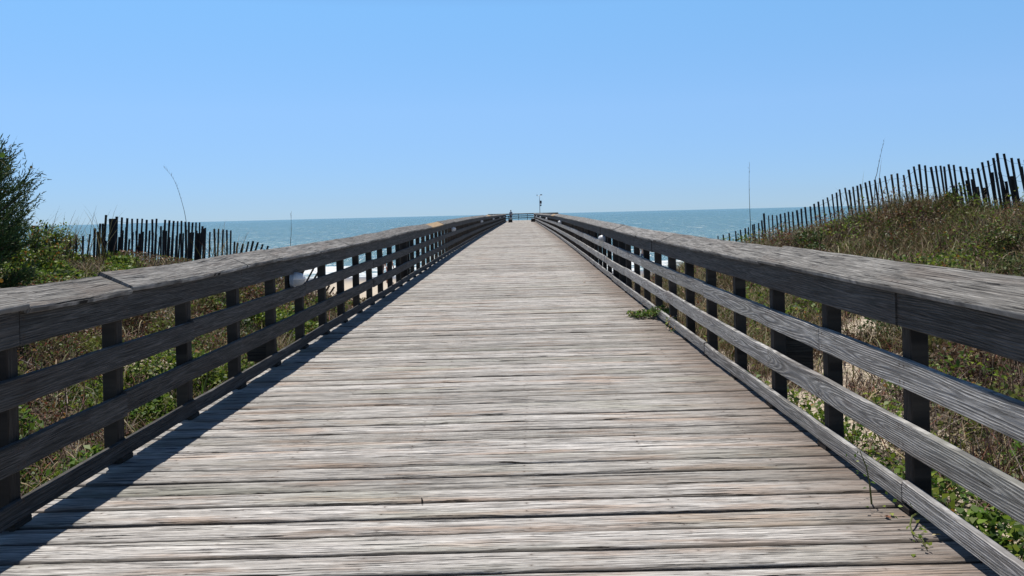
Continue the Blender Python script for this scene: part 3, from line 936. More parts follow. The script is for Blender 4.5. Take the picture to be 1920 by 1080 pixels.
# left fence
tl = [(178, 428), (184, 434), (188, 419), (193, 419), (199, 403), (219, 406), (229, 407.5), (239, 409), (248, 410), (258, 410), (267, 410), (275.5, 412), (286, 411), (294, 410), (302, 424), (310, 412), (318, 413), (326, 414), (333.5, 414.5), (340.5, 414), (348, 415.5), (354.5, 416), (361.5, 417), (368, 417), (374.5, 417), (380, 424), (385, 427), (394, 435), (402, 429), (410, 429), (418.5, 430), (425.5, 431), (433, 432)]
tops = []
for (x, y) in tl:
    k = (x - 190) / (433 - 190)
    tops.append(px(x, y, 16.5 + 2.5 * k))
pst = [(px(211, 410, 16.75), 1.5, .105), (px(371, 437, 18.5), .9, .10)]
sand_fence('sand fence of upright dark pickets with thick posts on the left dune', tops, .055, 'sand fences on the dunes', .9, 1.25, posts=pst)
# second, lower row just behind: makes the dark base
tl2 = [(x_, 436 + random.gauss(0, 6)) for x_ in np.arange(199, 388, 6.3)]
tops = [px(x, y, 17.1 + 2.5 * (x - 190) / 243) for (x, y) in tl2]
sand_fence('low older row of broken pickets right behind the left sand fence', tops, .06, 'sand fences on the dunes', .9, .75, w=.04, wires=(.15,))
tb = [(61, 423), (65, 424), (72, 424), (87, 422), (110, 459), (121, 462), (132, 452), (143, 440), (156, 442), (169, 439)]
tops = [px(x, y, 15.0 + 1.3 * (x - 60) / 110) for (x, y) in tb]
sand_fence('gappy stretch of thin pickets among the yellow shrubs at far left', tops, [.05, .05, .06, .09, .02, .03, .03, .02, .04, .1], 'sand fences on the dunes', 1.1, 1.2)
# collapsed, leaning stretch near the left railing
tc = [(440, 453), (446, 455), (456, 457), (466, 453), (475, 452), (484, 454), (493, 458), (503, 461), (513, 468), (523, 473), (535, 480), (548, 486), (560, 492), (575, 497), (590, 500), (600, 505), (608, 512), (618, 535), (627, 538), (637, 541), (647, 546), (656, 552)]
tops = [px(x, y, 19.2 + .9 * (x - 440) / 200) for (x, y) in tc]
lean = [.08, .15] + [min(.62, .25 + .022 * i) for i in range(len(tc) - 2)]
sand_fence('collapsed leaning end of the left sand fence sliding onto bare sand by the pier', tops, lean, 'sand fences on the dunes', .6, 1.0)

# ------------------------------------------------------------------ tall stalks of sea oats
def stalk(label, pts, Y, r0=.006, seedhead=0):
    P = [px(x, y, Y) for (x, y) in pts]
    # bring the foot down to the sand
    b = P[0]; gz = float(terrain(b.x, b.y))
    if b.z > gz: P.insert(0, Vector((b.x - (P[1].x - b.x) * .3, b.y, gz - .03)))
    # resample smooth
    pts2 = []
    for i in range(len(P) - 1):
        p0 = P[max(i - 1, 0)]; p1 = P[i]; p2 = P[i + 1]; p3 = P[min(i + 2, len(P) - 1)]
        for k in range(6):
            t = k / 6
            pts2.append(.5 * ((2 * p1) + (p2 - p0) * t + (2 * p0 - 5 * p1 + 4 * p2 - p3) * t * t + (3 * p1 - p0 - 3 * p2 + p3) * t ** 3))
    pts2.append(P[-1])
    f = pts2[0]
    e = empty('grass_stalk', f)
    tag(e, label, 'grass stalk', 'tall single grass stalks against the sky')
    rr = [r0 * (1 - .82 * i / (len(pts2) - 1)) for i in range(len(pts2))]
    V, F = tube_geo([p - f for p in pts2], rr, 5)
    me = mesh_fix('stem', V, F, True)
    a = me.attributes.new('col', 'FLOAT_COLOR', 'POINT'); a.data.foreach_set('color', np.tile(np.array([.10, .085, .06, 1], np.float32), len(me.vertices)))
    link('stem', me, M['twig'], e)
    r_ = np.random.default_rng(int(f.x * 100) % 999)
    m = 26
    ii = r_.integers(int(len(pts2) * .55), len(pts2), m)
    Q = np.array([pts2[i] - f for i in ii])
    g = blades_geo(Q, r_.uniform(.03, .09, m), .004, np.abs(r_.normal(.25, .15, m)), pick([TAN, BROWN], [1, 1], m, r_), r_, seg=2)
    V, F, C = g
    me = np_mesh('seed_head', V, F, {'col': ('FLOAT_COLOR', C)})
    link('seed_head', me, M['twig'], e)
stalk('thin curved grass stalk bowing left above the left sand fence', [(350, 430), (348, 408), (343, 385), (332, 350), (322, 330), (308, 314)], 17.0, .0075)
stalk('tall straight grass stalk rising beside the low end of the right fence', [(1407, 425), (1406, 400), (1404.5, 350), (1405, 306)], 18.5, .011)
stalk('tall grass stalk leaning right above the middle of the right fence', [(1640, 345), (1644, 325), (1650, 295), (1657, 266)], 16.6, .010)
stalk('short upright grass stalk in front of the sea left of the pier', [(545, 462), (546, 440), (546.5, 420), (545.5, 402)], 18.0, .008)

# wispy thin grass along the left crest
rg = np.random.default_rng(5)
n = 120
xs = np.concatenate([rg.uniform(55, 210, 65), rg.uniform(370, 450, 40), rg.uniform(1560, 1660, 15)])
Ps = []; az = []
for x in xs:
    Yv = 15.5 if x < 300 else 18. if x < 1000 else 16.5
    q = px(x, 440, Yv); q.z = float(terrain(q.x, q.y)); Ps.append(q)
Ps = np.array([tuple(p) for p in Ps])
g = blades_geo(Ps, rg.uniform(.85, 1.5, n), np.full(n, .016), np.abs(rg.normal(.06, .05, n)), pick([OLIVE, TAN, BROWN], [3, 2, 2], n, rg), rg, droop=.45, seg=6)
o = veg_obj('wispy_grass', [g], M['grass']); tag(o, 'thin wispy grass blades along the dune crests', 'grass', kind='stuff')

# ------------------------------------------------------------------ shrubs on the left dune
def shrub(label, c, rad, h, n, cols, wts, size=.05, group='yellow green shrubs on the left dune', name='dune_shrub'):
    r_ = np.random.default_rng(int(abs(c[0] * 371 + c[1] * 91)) % 9999)
    gz = float(terrain(c[0], c[1]))
    e = empty(name, (c[0], c[1], gz)); tag(e, label, 'shrub', group)
    nb = 26
    Vs = []; Fs = []; leafP = []
    for i in range(nb):
        a = r_.uniform(0, 6.28); rr = rad * math.sqrt(r_.random()); hh = h * (1 - .45 * (rr / rad) ** 2) * r_.uniform(.75, 1.1)
        tip = Vector((rr * math.cos(a), rr * math.sin(a), hh))
        pts = [Vector((0, 0, -.05)).lerp(tip, t) + Vector((0, 0, .12 * h * math.sin(t * 3.14))) * (1 if i % 2 else -.4) for t in (0, .35, .7, 1)]
        pts = [p + Vector((r_.normal(0, .02), r_.normal(0, .02), 0)) for p in pts]
        V, F = tube_geo(pts, [.012, .009, .006, .003], 5)
        o_ = len(Vs); Vs += V; Fs += [tuple(k + o_ for k in f) for f in F]
        m = n // nb
        t = r_.uniform(.35, 1.05, m)
        base = np.array([[*pts[min(3, int(tt * 3))].lerp(pts[min(3, int(tt * 3) + 1)], tt * 3 % 1)] for tt in np.clip(t, 0, .999)])
        leafP.append(base + r_.normal(0, .075, (m, 3)) * np.array([1, 1, .8]))
    me = mesh_fix('stems', Vs, Fs); link('stems', me, M['bark'], e)
    P = np.vstack(leafP)
    tone = np.repeat(r_.uniform(.75, 1.25, nb), n // nb)[:, None]
    C = pick(cols, wts, len(P), r_) * tone
    V, F, C = leaves_geo(P, np.full(len(P), size), C, r_, flat=.6)
    me = np_mesh('leaves', V, F, {'col': ('FLOAT_COLOR', np.clip(C, 0, 1))}); link('leaves', me, M['leaf'], e)
    return e
YB = [YGREEN, GREEN, ORANGE, RED, DGREEN]
def at(x, Y): return ((x - 979) / FPX * Y, Y)
shrub('yellow green shrub with orange tips between the juniper and the gappy fence', at(48, 13.4), .58, .88, 4600, YB, [4, 3.5, 1.0, .5, 2])
shrub('rounded yellow shrub among the gappy pickets, right of the first shrub', at(104, 16.3), .42, .92, 3200, YB, [5, 3.5, 1.0, .5, 1.5])
shrub('low orange tinged shrub at the foot of the juniper above the railing cap', at(40, 10.2), .60, .52, 4000, YB, [4, 3, 1.4, 1.0, 2])
shrub('dark leafy shrub at the right dune crest by the frame edge', at(1895, 12.6), .75, .50, 3000, [DGREEN, OLIVE, GREEN, BROWN, TAN], [2, 3, 1.5, 2.5, 1.2], .04, 'dark shrubs on the right dune')
shrub('brownish bush in the middle of the right dune slope', at(1625, 13.5), .6, .42, 3000, [BROWN, OLIVE, PURPLE, GREEN], [3, 3, 2, 1], .04, 'dark shrubs on the right dune')

# spiky rosette seen through the left railing
def rosette(label, c, n=34, L=.55):
    gz = float(terrain(*c)); e = empty('spiky_plant', (c[0], c[1], gz)); tag(e, label, 'plant')
    r_ = np.random.default_rng(17)
    P = np.zeros((n, 3)) + r_.normal(0, .03, (n, 3)) * np.array([1, 1, .3])
    g = blades_geo(P, r_.uniform(.6, 1, n) * L, np.full(n, .03), r_.uniform(.2, 1.1, n), pick([GREEN, DGREEN, OLIVE], [3, 2, 1], n, r_), r_, droop=.35, seg=4)
    V, F, C = g
    me = np_mesh('leaves', V, F, {'col': ('FLOAT_COLOR', C)}); link('leaves', me, M['leaf'], e)
    V, F = tube_geo([(0, 0, -.05), (0, 0, .06)], [.05, .03], 8); link('crown_base', mesh_fix('crown_base', V, F), M['bark'], e)
rosette('spiky green rosette plant seen through the left railing below its cap', at(372, 8.9))

# ------------------------------------------------------------------ juniper at the left edge
def juniper():
    c = (-6.62, 9.3); gz = float(terrain(*c))
    e = empty('juniper_tree', (c[0], c[1], gz)); tag(e, 'dark green juniper with feathery upswept branches at the left edge', 'tree')
    r_ = np.random.default_rng(3)
    H = 1.62
    V, F = tube_geo([(0, 0, -.1), (.03, .02, .8), (-.02, .03, 1.3), (.02, 0, 1.62)], [.11, .085, .055, .015], 9)
    link('trunk', mesh_fix('trunk', V, F, True), M['bark'], e)
    LV = []; LF = []; NP = []; ND = []
    def limb(p0, d, L, r, bend):
        pts = [Vector(p0)]; dd = Vector(d).normalized()
        k = 7
        for i in range(k):
            dd = (dd + Vector((r_.normal(0, .09), r_.normal(0, .09), bend + r_.normal(0, .05)))).normalized()
            pts.append(pts[-1] + dd * (L / k))
        V, F = tube_geo(pts, [max(.002, r * (1 - .85 * i / k)) for i in range(k + 1)], 5)
        o_ = len(LV); LV.extend(V); LF.extend([tuple(q + o_ for q in f) for f in F])
        return pts
    for i in range(96):
        z = .15 + (H - .3) * (i / 96) ** .9
        a = r_.uniform(0, 6.283)
        R = (.92 - .10 * (z / H)) * r_.uniform(.75, 1.12)
        if z > 1.4: R *= .75
        pts = limb((0, 0, z), (math.cos(a), math.sin(a), .26 + .30 * z / H), R * 1.22, .018, .045)
        for j in range(1, len(pts)):
            m = 13
            for q in range(m):
                p = pts[j - 1].lerp(pts[j], r_.random())
                d = (pts[j] - pts[j - 1]).normalized()
                sd = Vector((r_.normal(0, 1), r_.normal(0, 1), r_.normal(.3, .7))).normalized()
                dd = (d * .9 + sd * .7 + Vector((0, 0, .35))).normalized()
                L = r_.uniform(.12, .30)
                # branchlet
                nn_ = 13
                for s in range(nn_):
                    t = (s + r_.random()) / nn_
                    NP.append(p + dd * (L * t) + Vector((0, 0, .05 * t * t)))
                    ND.append((dd, t))
    link('branches', mesh_fix('branches', LV, LF), M['bark'], e)
    P = np.array([tuple(p) for p in NP]); n = len(P)
    D = np.array([tuple(d) for d, t in ND])
    j = D + r_.normal(0, .42, (n, 3)); j /= np.linalg.norm(j, axis=1)[:, None]
    L = r_.uniform(.028, .058, n)[:, None]
    sd = np.cross(j, r_.normal(0, 1, (n, 3))); sd /= np.linalg.norm(sd, axis=1)[:, None]
    w = .0062
    V = np.stack([P - sd * w, P + sd * w, P + j * L + sd * w * .35, P + j * L - sd * w * .35], 1).reshape(-1, 3)
    F = np.arange(n * 4).reshape(n, 4)
    C = np.repeat(pick([(.045, .085, .028), (.07, .125, .033), (.10, .125, .04), (.11, .09, .04)], [4, 3, 1.2, .5], n, r_), 4, axis=0)
    link('foliage', np_mesh('foliage', V, F, {'col': ('FLOAT_COLOR', C)}), M['needle'], e)
juniper()

# climbing vine leaves in and below the juniper
def vine(label, pts, Y, leaves, name='climbing_vine', r=.004):
    P = [px(x, y, Y) for (x, y) in pts]
    f = P[0]; e = empty(name, f); tag(e, label, 'vine')
    V, F = tube_geo([p - f for p in P], r, 5)
    me = mesh_fix('stem', V, F); a = me.attributes.new('col', 'FLOAT_COLOR', 'POINT'); a.data.foreach_set('color', np.tile(np.array([.12, .12, .04, 1], np.float32), len(me.vertices)))
    link('stem', me, M['twig'], e)
    for (x, y, s, col) in leaves:
        q = px(x, y, Y - .03) - f
        # rounded heart leaf
        n = 12; Vv = []
        rot = random.uniform(-.6, .6)
        for i in range(n):
            t = 2 * math.pi * i / n
            rr = s * (.85 + .25 * math.cos(t))
            lx, lz = rr * math.sin(t) * .8, rr * math.cos(t)
            Vv.append((q.x + lx * math.cos(rot) - lz * math.sin(rot), q.y + .25 * lx + .12 * abs(lx), q.z + lx * math.sin(rot) + lz * math.cos(rot)))
        Vv.append((q.x, q.y - s * .12, q.z))
        me = np_mesh('leaf', np.array(Vv), [(i, (i + 1) % n, n) for i in range(n)], {'col': ('FLOAT_COLOR', np.tile(np.array(col, np.float32), (n + 1, 1)))}, True)
        link('leaf', me, M['leaf'], e)
vine('vine with one broad green leaf among the juniper branch tips', [(-12, 470), (-8, 380), (0, 300), (8, 306), (18, 318), (24, 322)], 8.3, [(4, 292, .034, (.13, .22, .03)), (16, 316, .018, (.2, .2, .03)), (59, 314, .018, (.22, .15, .04)), (27, 318, .012, (.25, .25, .05))])
vine('vine with a bright orange leaf just above the left railing cap', [(-14, 560), (-6, 548), (1, 540)], 6.4, [(3, 527, .020, (.45, .2, .02))])

# ------------------------------------------------------------------ plants that reach onto the deck
def deck_plant(label, tips, Y, n, cols, w, size, name='creeping_vine'):
    P = [px(x, y, Yd) for (x, y, Yd) in tips]
    f = P[0]; e = empty(name, f); tag(e, label, 'plant')
    r_ = np.random.default_rng(int(abs(f.x * 1000)) % 7919)
    V, F = tube_geo([p - f for p in P], [.005 - .003 * i / (len(P) - 1) for i in range(len(P))], 5)
    me = mesh_fix('stem', V, F); a = me.attributes.new('col', 'FLOAT_COLOR', 'POINT'); a.data.foreach_set('color', np.tile(np.array([.10, .12, .03, 1], np.float32), len(me.vertices)))
    link('stem', me, M['twig'], e)
    seg = r_.integers(0, len(P) - 1, n); t = r_.random(n)
    Q = np.array([tuple(P[s].lerp(P[s + 1], tt) - f) for s, tt in zip(seg, t)]) + r_.normal(0, .024, (n, 3)) * np.array([1.3, 3.4, .6])
    Q[:, 2] += np.abs(r_.normal(0, .018, n))
    V, F, C = leaves_geo(Q, np.full(n, size), pick(cols, w, n, r_), r_, flat=.5)
    link('leaves', np_mesh('leaves', V, F, {'col': ('FLOAT_COLOR', C)}), M['leaf'], e)
dk = lambda v: E * FPX / v
def deckpt(x, y, lift=.01):
    dx, dy = x - 979., y - 401.
    v = dy + .0245 * dx
    Y = 8.
    for _ in range(8): Y = (E - float(zp(Y)) - lift) * FPX / v
    return (x, y, Y)
deck_plant('leafy green creeper spilling through the right kerb onto the planks', [deckpt(1252, 590, .10), deckpt(1238, 583, .12), deckpt(1226, 590, .05), deckpt(1210, 591, .03), deckpt(1196, 593, .03), deckpt(1184, 591, .02)], 0, 460, [GREEN, YGREEN, DGREEN, TAN], [4, 2, 2, .8], .055)
deck_plant('small yellowing creeper below the leafy one at the right kerb', [deckpt(1262, 600, .12), deckpt(1256, 606, .05), deckpt(1254, 614, .03), deckpt(1262, 622, .02)], 0, 60, [YGREEN, GREEN, ORANGE, STRAW], [2, 3, 1, 1.2], .04)
deck_plant('thin green sprig standing between planks beside the right kerb', [deckpt(1634, 945, .0), (1630, 905, deckpt(1634, 945)[2]), (1624, 875, deckpt(1634, 945)[2]), (1612, 845, deckpt(1634, 945)[2])], 0, 12, [GREEN, YGREEN], [2, 1], .025, 'weed_sprig')
deck_plant('curling green weed on the planks nearest the viewer by the right kerb', [deckpt(1724, 960, .02), deckpt(1710, 968, .05), deckpt(1706, 985, .03), deckpt(1712, 1002, .015), deckpt(1730, 1012, .015), deckpt(1738, 1030, .01)], 0, 26, [GREEN, YGREEN, OLIVE], [2, 2, 1], .026, 'weed_sprig')
# dry bits lying on the planks
bits = [(793, 945, .022, 'dark curled wood splinter standing up from the planks in the middle foreground'),
        (1664, 972, .020, 'rust brown dry leaf lying on the planks left of the curling weed'),
        (1672, 967, .020, 'pale green fallen leaf beside the curling weed'),
        (1752, 1006, .012, 'pale dry flake on the planks near the right kerb, closest to the kerb'),
        (1096, 530, .035, 'scrap of tan dry leaves at the foot of the right kerb far along the deck')]
bc = [(.02, .017, .014), (.20, .08, .04), (.22, .25, .06), (.5, .42, .25), (.4, .27, .15)]
for (b, col) in zip(bits, bc):
    x, y, s, lab = b
    p = px(*deckpt(x, y, .004)); e_ = 6
    chip = lab.startswith('dark curled')
    Vv = [(math.cos(t) * s * .5, math.sin(t) * s * .9, .006 + .35 * s * abs(math.cos(t))) for t in np.linspace(0, 6.283, 9)[:-1]] + [(0, 0, .006)]
    me = np_mesh('dry_leaf', np.array(Vv), [(i, (i + 1) % 8, 8) for i in range(8)], {'col': ('FLOAT_COLOR', np.tile(np.array(col, np.float32), (9, 1)))}, True)
    if chip:
        Vv = [(-.006, 0, 0), (.007, 0, 0), (.010, .004, .016), (-.002, .004, .018), (.013, .012, .028), (.004, .011, .032), (-.006, .005, 0), (.007, .005, 0), (.010, .008, .016), (-.002, .008, .018)]
        me = np_mesh('dry_leaf', np.array(Vv), [(0, 1, 2, 3), (3, 2, 4, 5), (7, 6, 9, 8), (8, 9, 5, 4), (1, 7, 8, 2), (6, 0, 3, 9), (0, 6, 7, 1)], {'col': ('FLOAT_COLOR', np.tile(np.array(col, np.float32), (10, 1)))})
    o = link('dry_leaf' if not chip else 'wood_splinter', me, M['twig'], None, p, random.uniform(0, 3)); tag(o, lab, 'leaf' if 'leaf' in lab or 'leaves' in lab else 'wood bit')

# ------------------------------------------------------------------ benches at the far end
def bench(x, y, side, label):
    z = float(zp(y))
    e = empty('bench', (x, y, z)); tag(e, label, 'bench', 'benches near the end of the pier')
    P = lambda nm, a, b, w, t, up: build_boards(nm, [board_geo(a, b, w, t, up, ns(), 1, follow=False)], M['post'] if nm != 'seat' else M['deck'], e)
    build_boards('seat', [board_geo((dx, -1.1, .44), (dx, 1.1, .44), .13, .038, (1, 0, 0), ns(), 2, follow=False) for dx in (-.16, -.01, .14)], M['deck'], e)
    build_boards('backrest', [board_geo((side * .28, -1.1, zz), (side * .30, 1.1, zz), .14, .036, (0, 0, 1), ns(), 2, follow=False) for zz in (.64, .84)], M['rail_shaded'], e)
    build_boards('end_panel', [board_geo((-.26, yy, .24), (.26, yy, .24), .44, .05, (0, 0, 1), ns(), 2, follow=False) for yy in (-1.0, 1.0)], M['post'], e)
    build_boards('apron', [board_geo((-side * .24, -1.1, .30), (-side * .24, 1.1, .30), .2, .036, (0, 0, 1), ns(), 2, follow=False)], M['post'], e)
    for yy in (-.95, .95):
        for xx in (-.18, .18):
            P('leg', (xx, yy, 0), (xx, yy, .42), .089, .06, (1, 0, 0))
        P('back_post', (side * .25, yy + .08, 0), (side * .25, yy + .08, .95), .089, .05, (0, 1, 0))
bench(-1.62, 113, -1, 'dark wooden bench against the left railing near the pier end')
bench(1.48, 114, 1, 'dark wooden bench against the right railing near the pier end')

# ------------------------------------------------------------------ weather mast
def mast():
    Y = 137.; b = px(1012.6, 410, Y); z0 = float(zp(Y))
    e = empty('weather_mast', (b.x, Y, z0)); tag(e, 'slim weather station mast with vane and instrument boxes at the pier end', 'weather mast')
    top = px(1011, 366, Y).z - z0
    V, F = tube_geo([(0, 0, 0), (0, 0, top * .55), (0, 0, top)], [.06, .055, .03], 10); link('pole', mesh_fix('pole', V, F, True), M['galv'], e)
    def bx(nm, c, s, mat):
        me = bpy.data.meshes.new(nm); bm = bmesh.new(); bmesh.ops.create_cube(bm, size=1)
        for v in bm.verts: v.co = Vector((v.co.x * s[0] + c[0], v.co.y * s[1] + c[1], v.co.z * s[2] + c[2]))
        bmesh.ops.bevel(bm, geom=bm.edges, offset=min(s) * .15, segments=2, affect='EDGES'); bm.to_mesh(me); bm.free()
        return link(nm, me, mat, e)
    zz = lambda y: px(1012, y, Y).z - z0
    bx('instrument_box', (.17, -.05, zz(379)), (.34, .28, .5), M['darkbox'])
    V, F = [], []
    n = 12
    for i in range(4):
        vv, ff = lathe([(0, .13), (.05, .15), (.06, .12)], 12)
        o_ = len(V); V += [(p[2] + .16, p[1] - .05, zz(384) + i * .08 + p[0]) for p in vv]; F += [tuple(k + o_ for k in f) for f in ff]
    link('radiation_shield', mesh_fix('radiation_shield', V, F), M['whitebox'], e)
    vv, ff = lathe([(0, .03), (.03, .13), (.16, .15), (.2, .06)], 12)
    link('sensor_dome', mesh_fix('sensor_dome', [(p[2] + .16, p[1] - .05, zz(386.5) + p[0]) for p in vv], ff, True), M['darkbox'], e)
    # cross arm with vane and cups
    V, F = tube_geo([(-.42, 0, top - .12), (.30, 0, top - .05)], .018, 6); arm = link('cross_arm', mesh_fix('cross_arm', V, F), M['galv'], e)
    wv = bx('wind_vane', (-.40, 0, top - .0), (.10, .03, .26), M['darkbox']); wv.parent = arm
    V, F = [], []
    for k in range(3):
        a = k * 2.094 + .4
        vv, ff = lathe([(-.06, .02), (-.03, .07), (.04, .09)], 10)
        o_ = len(V); V += [(p[1] * .9 + .27 + .12 * math.cos(a), p[0] + .12 * math.sin(a), p[2] + top + .06) for p in vv]; F += [tuple(q + o_ for q in f) for f in ff]
    link('cup_anemometer', mesh_fix('cup_anemometer', V, F, True), M['darkbox'], arm)
mast()

# ------------------------------------------------------------------ people
def person(label, loc, rotz, skin, hair, top_col, short_col, height=1.72, bent=0., armlift=0., group=None):
    k = height / 1.72
    J = [(0, 0, .95, .125), (0, 0, 1.14, .115), (0, -.01, 1.34, .135), (0, 0, 1.47, .055), (0, -.01, 1.545, .072), (0, -.012, 1.62, .088), (0, -.005, 1.695, .06)]
    Eg = [(0, 1), (1, 2), (2, 3), (3, 4), (4, 5), (5, 6)]
    hands = []
    for s in (-1, 1):
        b = len(J)
        lift = armlift if s > 0 else 0
        J += [(s * .17, 0, 1.41, .058), (s * .235, .02, 1.14 + .1 * lift, .043), (s * (.25 + .02 * lift), -.06 - .12 * lift, .90 + .35 * lift, .031), (s * .25, -.08 - .15 * lift, .845 + .38 * lift, .034)]
        Eg += [(2, b), (b, b + 1), (b + 1, b + 2), (b + 2, b + 3)]
        hands.append((J[b + 2], J[b + 3], s))
        b = len(J)
        st = .10 * bent * s
        J += [(s * .085, 0, .90, .092), (s * .10, -.02 - st, .50, .060), (s * .105, .02 - st * 1.6, .09, .042), (s * .115, -.12 - st * 1.6, .035, .036)]
        Eg += [(0, b), (b, b + 1), (b + 1, b + 2), (b + 2, b + 3)]
    def skin_mesh(nm, J, Eg, lev=2):
        me = bpy.data.meshes.new(nm); me.from_pydata([(x * k, y * k, z * k) for (x, y, z, r) in J], Eg, []); me.update()
        o = bpy.data.objects.new(nm, me); COL.objects.link(o)
        m = o.modifiers.new('s', 'SKIN'); m.use_smooth_shade = True
        for i, (x, y, z, r) in enumerate(J):
            d = me.skin_vertices[0].data[i]; d.radius = (r * k, r * k * .85); d.use_root = (i == 0)
        m2 = o.modifiers.new('b', 'SUBSURF'); m2.levels = lev; m2.render_levels = lev
        dg = bpy.context.evaluated_depsgraph_get(); dg.update()
        nm_ = bpy.data.meshes.new_from_object(o.evaluated_get(dg)); nm_.name = nm
        bpy.data.objects.remove(o)
        return nm_
    body = skin_mesh('person', J, Eg)
    bm = bmesh.new(); bm.from_mesh(body)
    def add(V, F):
        vs = [bm.verts.new(v) for v in V]
        for f in F:
            try: bm.faces.new([vs[i] for i in f]).smooth = True
            except ValueError: pass
    for (wr, hd, s) in hands:   # palm with four fingers and a thumb
        a = Vector(wr[:3]) * k; h = Vector(hd[:3]) * k
        d = (h - a).normalized()
        for i, L in enumerate((.062, .074, .070, .055)):
            off = Vector((0, 1, 0)) * ((i - 1.5) * .019 * k)
            p = h + off + d * .01
            add(*tube_geo([p, p + d * L * .5 * k, p + d * L * k + Vector((-s * .014, -.01, 0)) * k], [.0095 * k, .0085 * k, .006 * k], 6))
        p = h - d * .02 + Vector((0, -.028, 0)) * k
        add(*tube_geo([p, p + (d * .6 + Vector((0, -.8, 0))) * .03 * k, p + (d * 1. + Vector((-s * .2, -.6, 0))) * .055 * k], [.011 * k, .010 * k, .007 * k], 6))
    # nose and ears
    add(*tube_geo([(0, -.088 * k, 1.645 * k), (0, -.108 * k, 1.618 * k), (0, -.09 * k, 1.608 * k)], [.008, .013, .009], 6))
    for s in (-1, 1):
        add(*tube_geo([(s * .076 * k, 0, 1.655 * k), (s * .09 * k, .008, 1.63 * k), (s * .077 * k, 0, 1.60 * k)], [.01, .014, .01], 6))
    bm.normal_update(); bm.to_mesh(body); bm.free()
    o = link('person', body, simple_mat('skin', skin, .55, var=.06), None, loc, rotz)
    tag(o, label, 'person', group)
    # hair
    V, F = [], []
    for i in range(7):
        t = i / 6 * 1.75
        for j in range(14):
            a = 2 * math.pi * j / 14
            r = .094 * math.sin(t + .02)
            V.append((r * math.cos(a) * k, (r * math.sin(a) * 1.02 + .006 + .012 * i / 6) * k, (1.635 + .088 * math.cos(t) + (.035 * (math.sin(a) < 0) * (i / 6))) * k))
    for i in range(6):
        for j in range(14): F.append((i * 14 + j, i * 14 + (j + 1) % 14, (i + 1) * 14 + (j + 1) % 14, (i + 1) * 14 + j))
    link('hair', mesh_fix('hair', V, F, True), simple_mat('hair', hair, .7), o)
    # shorts
    Js = [(0, 0, 1.0, .134), (0, 0, .93, .14)]; Es = [(0, 1)]
    for s in (-1, 1):
        b = len(Js); st = .10 * bent * s
        Js += [(s * .087, -.0, .86, .105), (s * .098, -.015 - st * .8, .60, .086)]; Es += [(1, b), (b, b + 1)]
    link('shorts', skin_mesh('shorts', Js, Es), simple_mat('cloth', short_col, .8), o)
    if top_col is not None:
        Jt = [(0, 0, .98, .132), (0, 0, 1.14, .128), (0, -.01, 1.34, .148), (0, 0, 1.44, .075)]; Et = [(0, 1), (1, 2), (2, 3)]
        for s in (-1, 1):
            b = len(Jt); Jt += [(s * .17, 0, 1.405, .07), (s * .215, .012, 1.24 + .06 * (armlift if s > 0 else 0), .058)]; Et += [(2, b), (b, b + 1)]
        link('shirt', skin_mesh('shirt', Jt, Et), simple_mat('cloth', top_col, .8), o)
    return o
def gz(x, y): return float(terrain(x, y))
pp = px(958, 405, 121)
person('person standing by the left railing at the far end of the pier', (pp.x, 121, float(zp(121))), 2.6, (.35, .22, .15), (.03, .02, .015), (.25, .28, .33), (.05, .06, .1))
a = px(730, 505, 46); zz = gz(a.x, 46)
person('tanned bather in red trunks on the beach seen through the left railing', (a.x, 46, zz), .8, (.36, .19, .13), (.06, .03, .02), None, (.45, .06, .05), bent=.6)
a = px(716, 515, 50)
person('beachgoer in an orange shirt seen low through the left railing', (a.x, 50, gz(a.x, 50)), -.5, (.45, .28, .2), (.05, .03, .02), (.62, .20, .05), (.1, .1, .15), 1.66)
a = px(1205, 470, 66)
person('dark haired bather wading in the surf seen through the right railing', (a.x, 66, max(SEA - .35, gz(a.x, 66))), .3, (.40, .24, .18), (.02, .015, .012), None, (.05, .06, .12), bent=.4)

# ------------------------------------------------------------------ light, sky, camera
sd = Vector((-.17, .25, 1)).normalized()
elev = math.asin(sd.z); az = math.atan2(sd.x, sd.y)
world = bpy.data.worlds.new('World'); scene.world = world; world.use_nodes = True
nt = world.node_tree; nt.nodes.clear()
sky = nt.nodes.new('ShaderNodeTexSky'); sky.sky_type = 'NISHITA'; sky.sun_disc = False
sky.sun_elevation = elev; sky.sun_rotation = az
sky.air_density = .5; sky.dust_density = 0.; sky.ozone_density = 6.0; sky.altitude = 0
bg = nt.nodes.new('ShaderNodeBackground'); bg.inputs[1].default_value = .10
ow = nt.nodes.new('ShaderNodeOutputWorld')
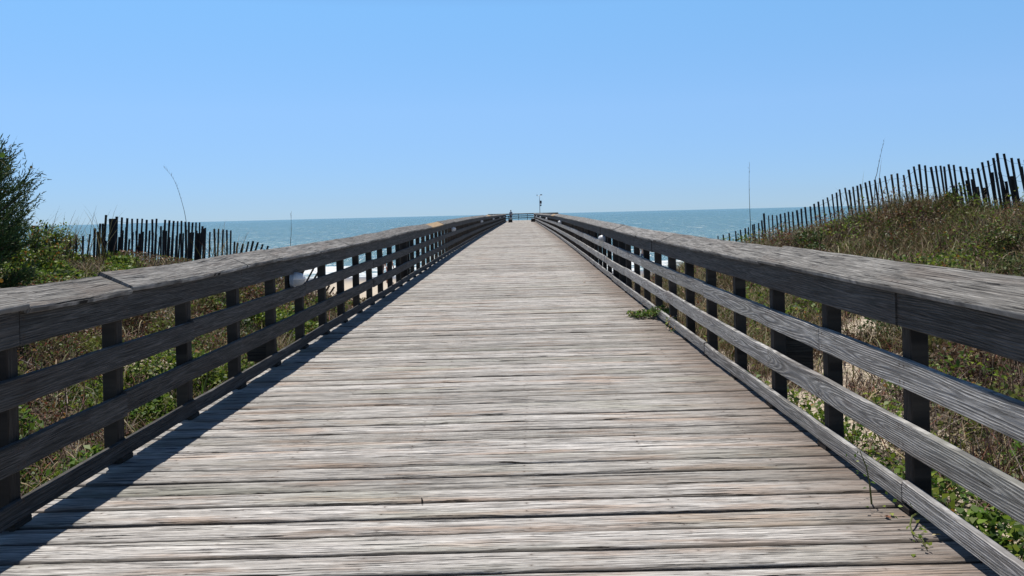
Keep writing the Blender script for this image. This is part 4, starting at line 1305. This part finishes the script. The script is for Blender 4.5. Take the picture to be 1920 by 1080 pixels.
# deep polarised blue above a milky horizon: the sky keeps its brightness up to about 20 degrees
tcw = nt.nodes.new('ShaderNodeTexCoord'); spw = nt.nodes.new('ShaderNodeSeparateXYZ'); nt.links.new(tcw.outputs['Generated'], spw.inputs[0])
rw = nt.nodes.new('ShaderNodeValToRGB'); nt.links.new(spw.outputs[2], rw.inputs[0])
els = rw.color_ramp.elements
els[0].position = 0.; els[0].color = (.29, .31, .35, 1)
els[1].position = 1.; els[1].color = (.22, .22, .22, 1)
for (p_, v_) in ((.02, (.35, .36, .38)), (.125, (.67, .68, .61)), (.242, (.83, .965, .83)), (.34, (.70, .80, .72)), (.52, (.36, .38, .36))):
    e_ = els.new(p_); e_.color = (*v_, 1)
adw = nt.nodes.new('ShaderNodeVectorMath'); adw.operation = 'ADD'; adw.inputs[1].default_value = (0, 0, .004)
nt.links.new(tcw.outputs['Generated'], adw.inputs[0]); nt.links.new(adw.outputs[0], sky.inputs[0])
mw = nt.nodes.new('ShaderNodeVectorMath'); mw.operation = 'MULTIPLY'
nt.links.new(sky.outputs[0], mw.inputs[0]); nt.links.new(rw.outputs[0], mw.inputs[1])
mw2 = nt.nodes.new('ShaderNodeVectorMath'); mw2.operation = 'SCALE'; mw2.inputs['Scale'].default_value = 2.75
nt.links.new(mw.outputs[0], mw2.inputs[0])
nt.links.new(mw2.outputs[0], bg.inputs[0]); nt.links.new(bg.outputs[0], ow.inputs[0])
sl = bpy.data.lights.new('sun', 'SUN'); sl.energy = 5.0; sl.angle = math.radians(.53); sl.color = (1, .95, .88)
so = bpy.data.objects.new('sun', sl); COL.objects.link(so)
so.rotation_euler = (-sd).to_track_quat('-Z', 'Y').to_euler()

cam = bpy.data.cameras.new('camera'); co = bpy.data.objects.new('camera', cam); COL.objects.link(co)
cam.sensor_width = 36; cam.lens = 36 * FPX / 1920
cam.clip_start = .05; cam.clip_end = 60000
cam.shift_x = -19 / 1920; cam.shift_y = -139 / 1920
R = Matrix.Rotation(math.pi / 2, 4, 'X') @ Matrix.Rotation(-math.atan(.0245), 4, 'Z')
co.matrix_world = Matrix.Translation((0, 0, E)) @ R
scene.camera = co
scene.view_settings.view_transform = 'Standard'; scene.view_settings.look = 'None'
scene.view_settings.exposure = 0; scene.view_settings.gamma = 1
scene.cycles.max_bounces = 6; scene.cycles.transparent_max_bounces = 6
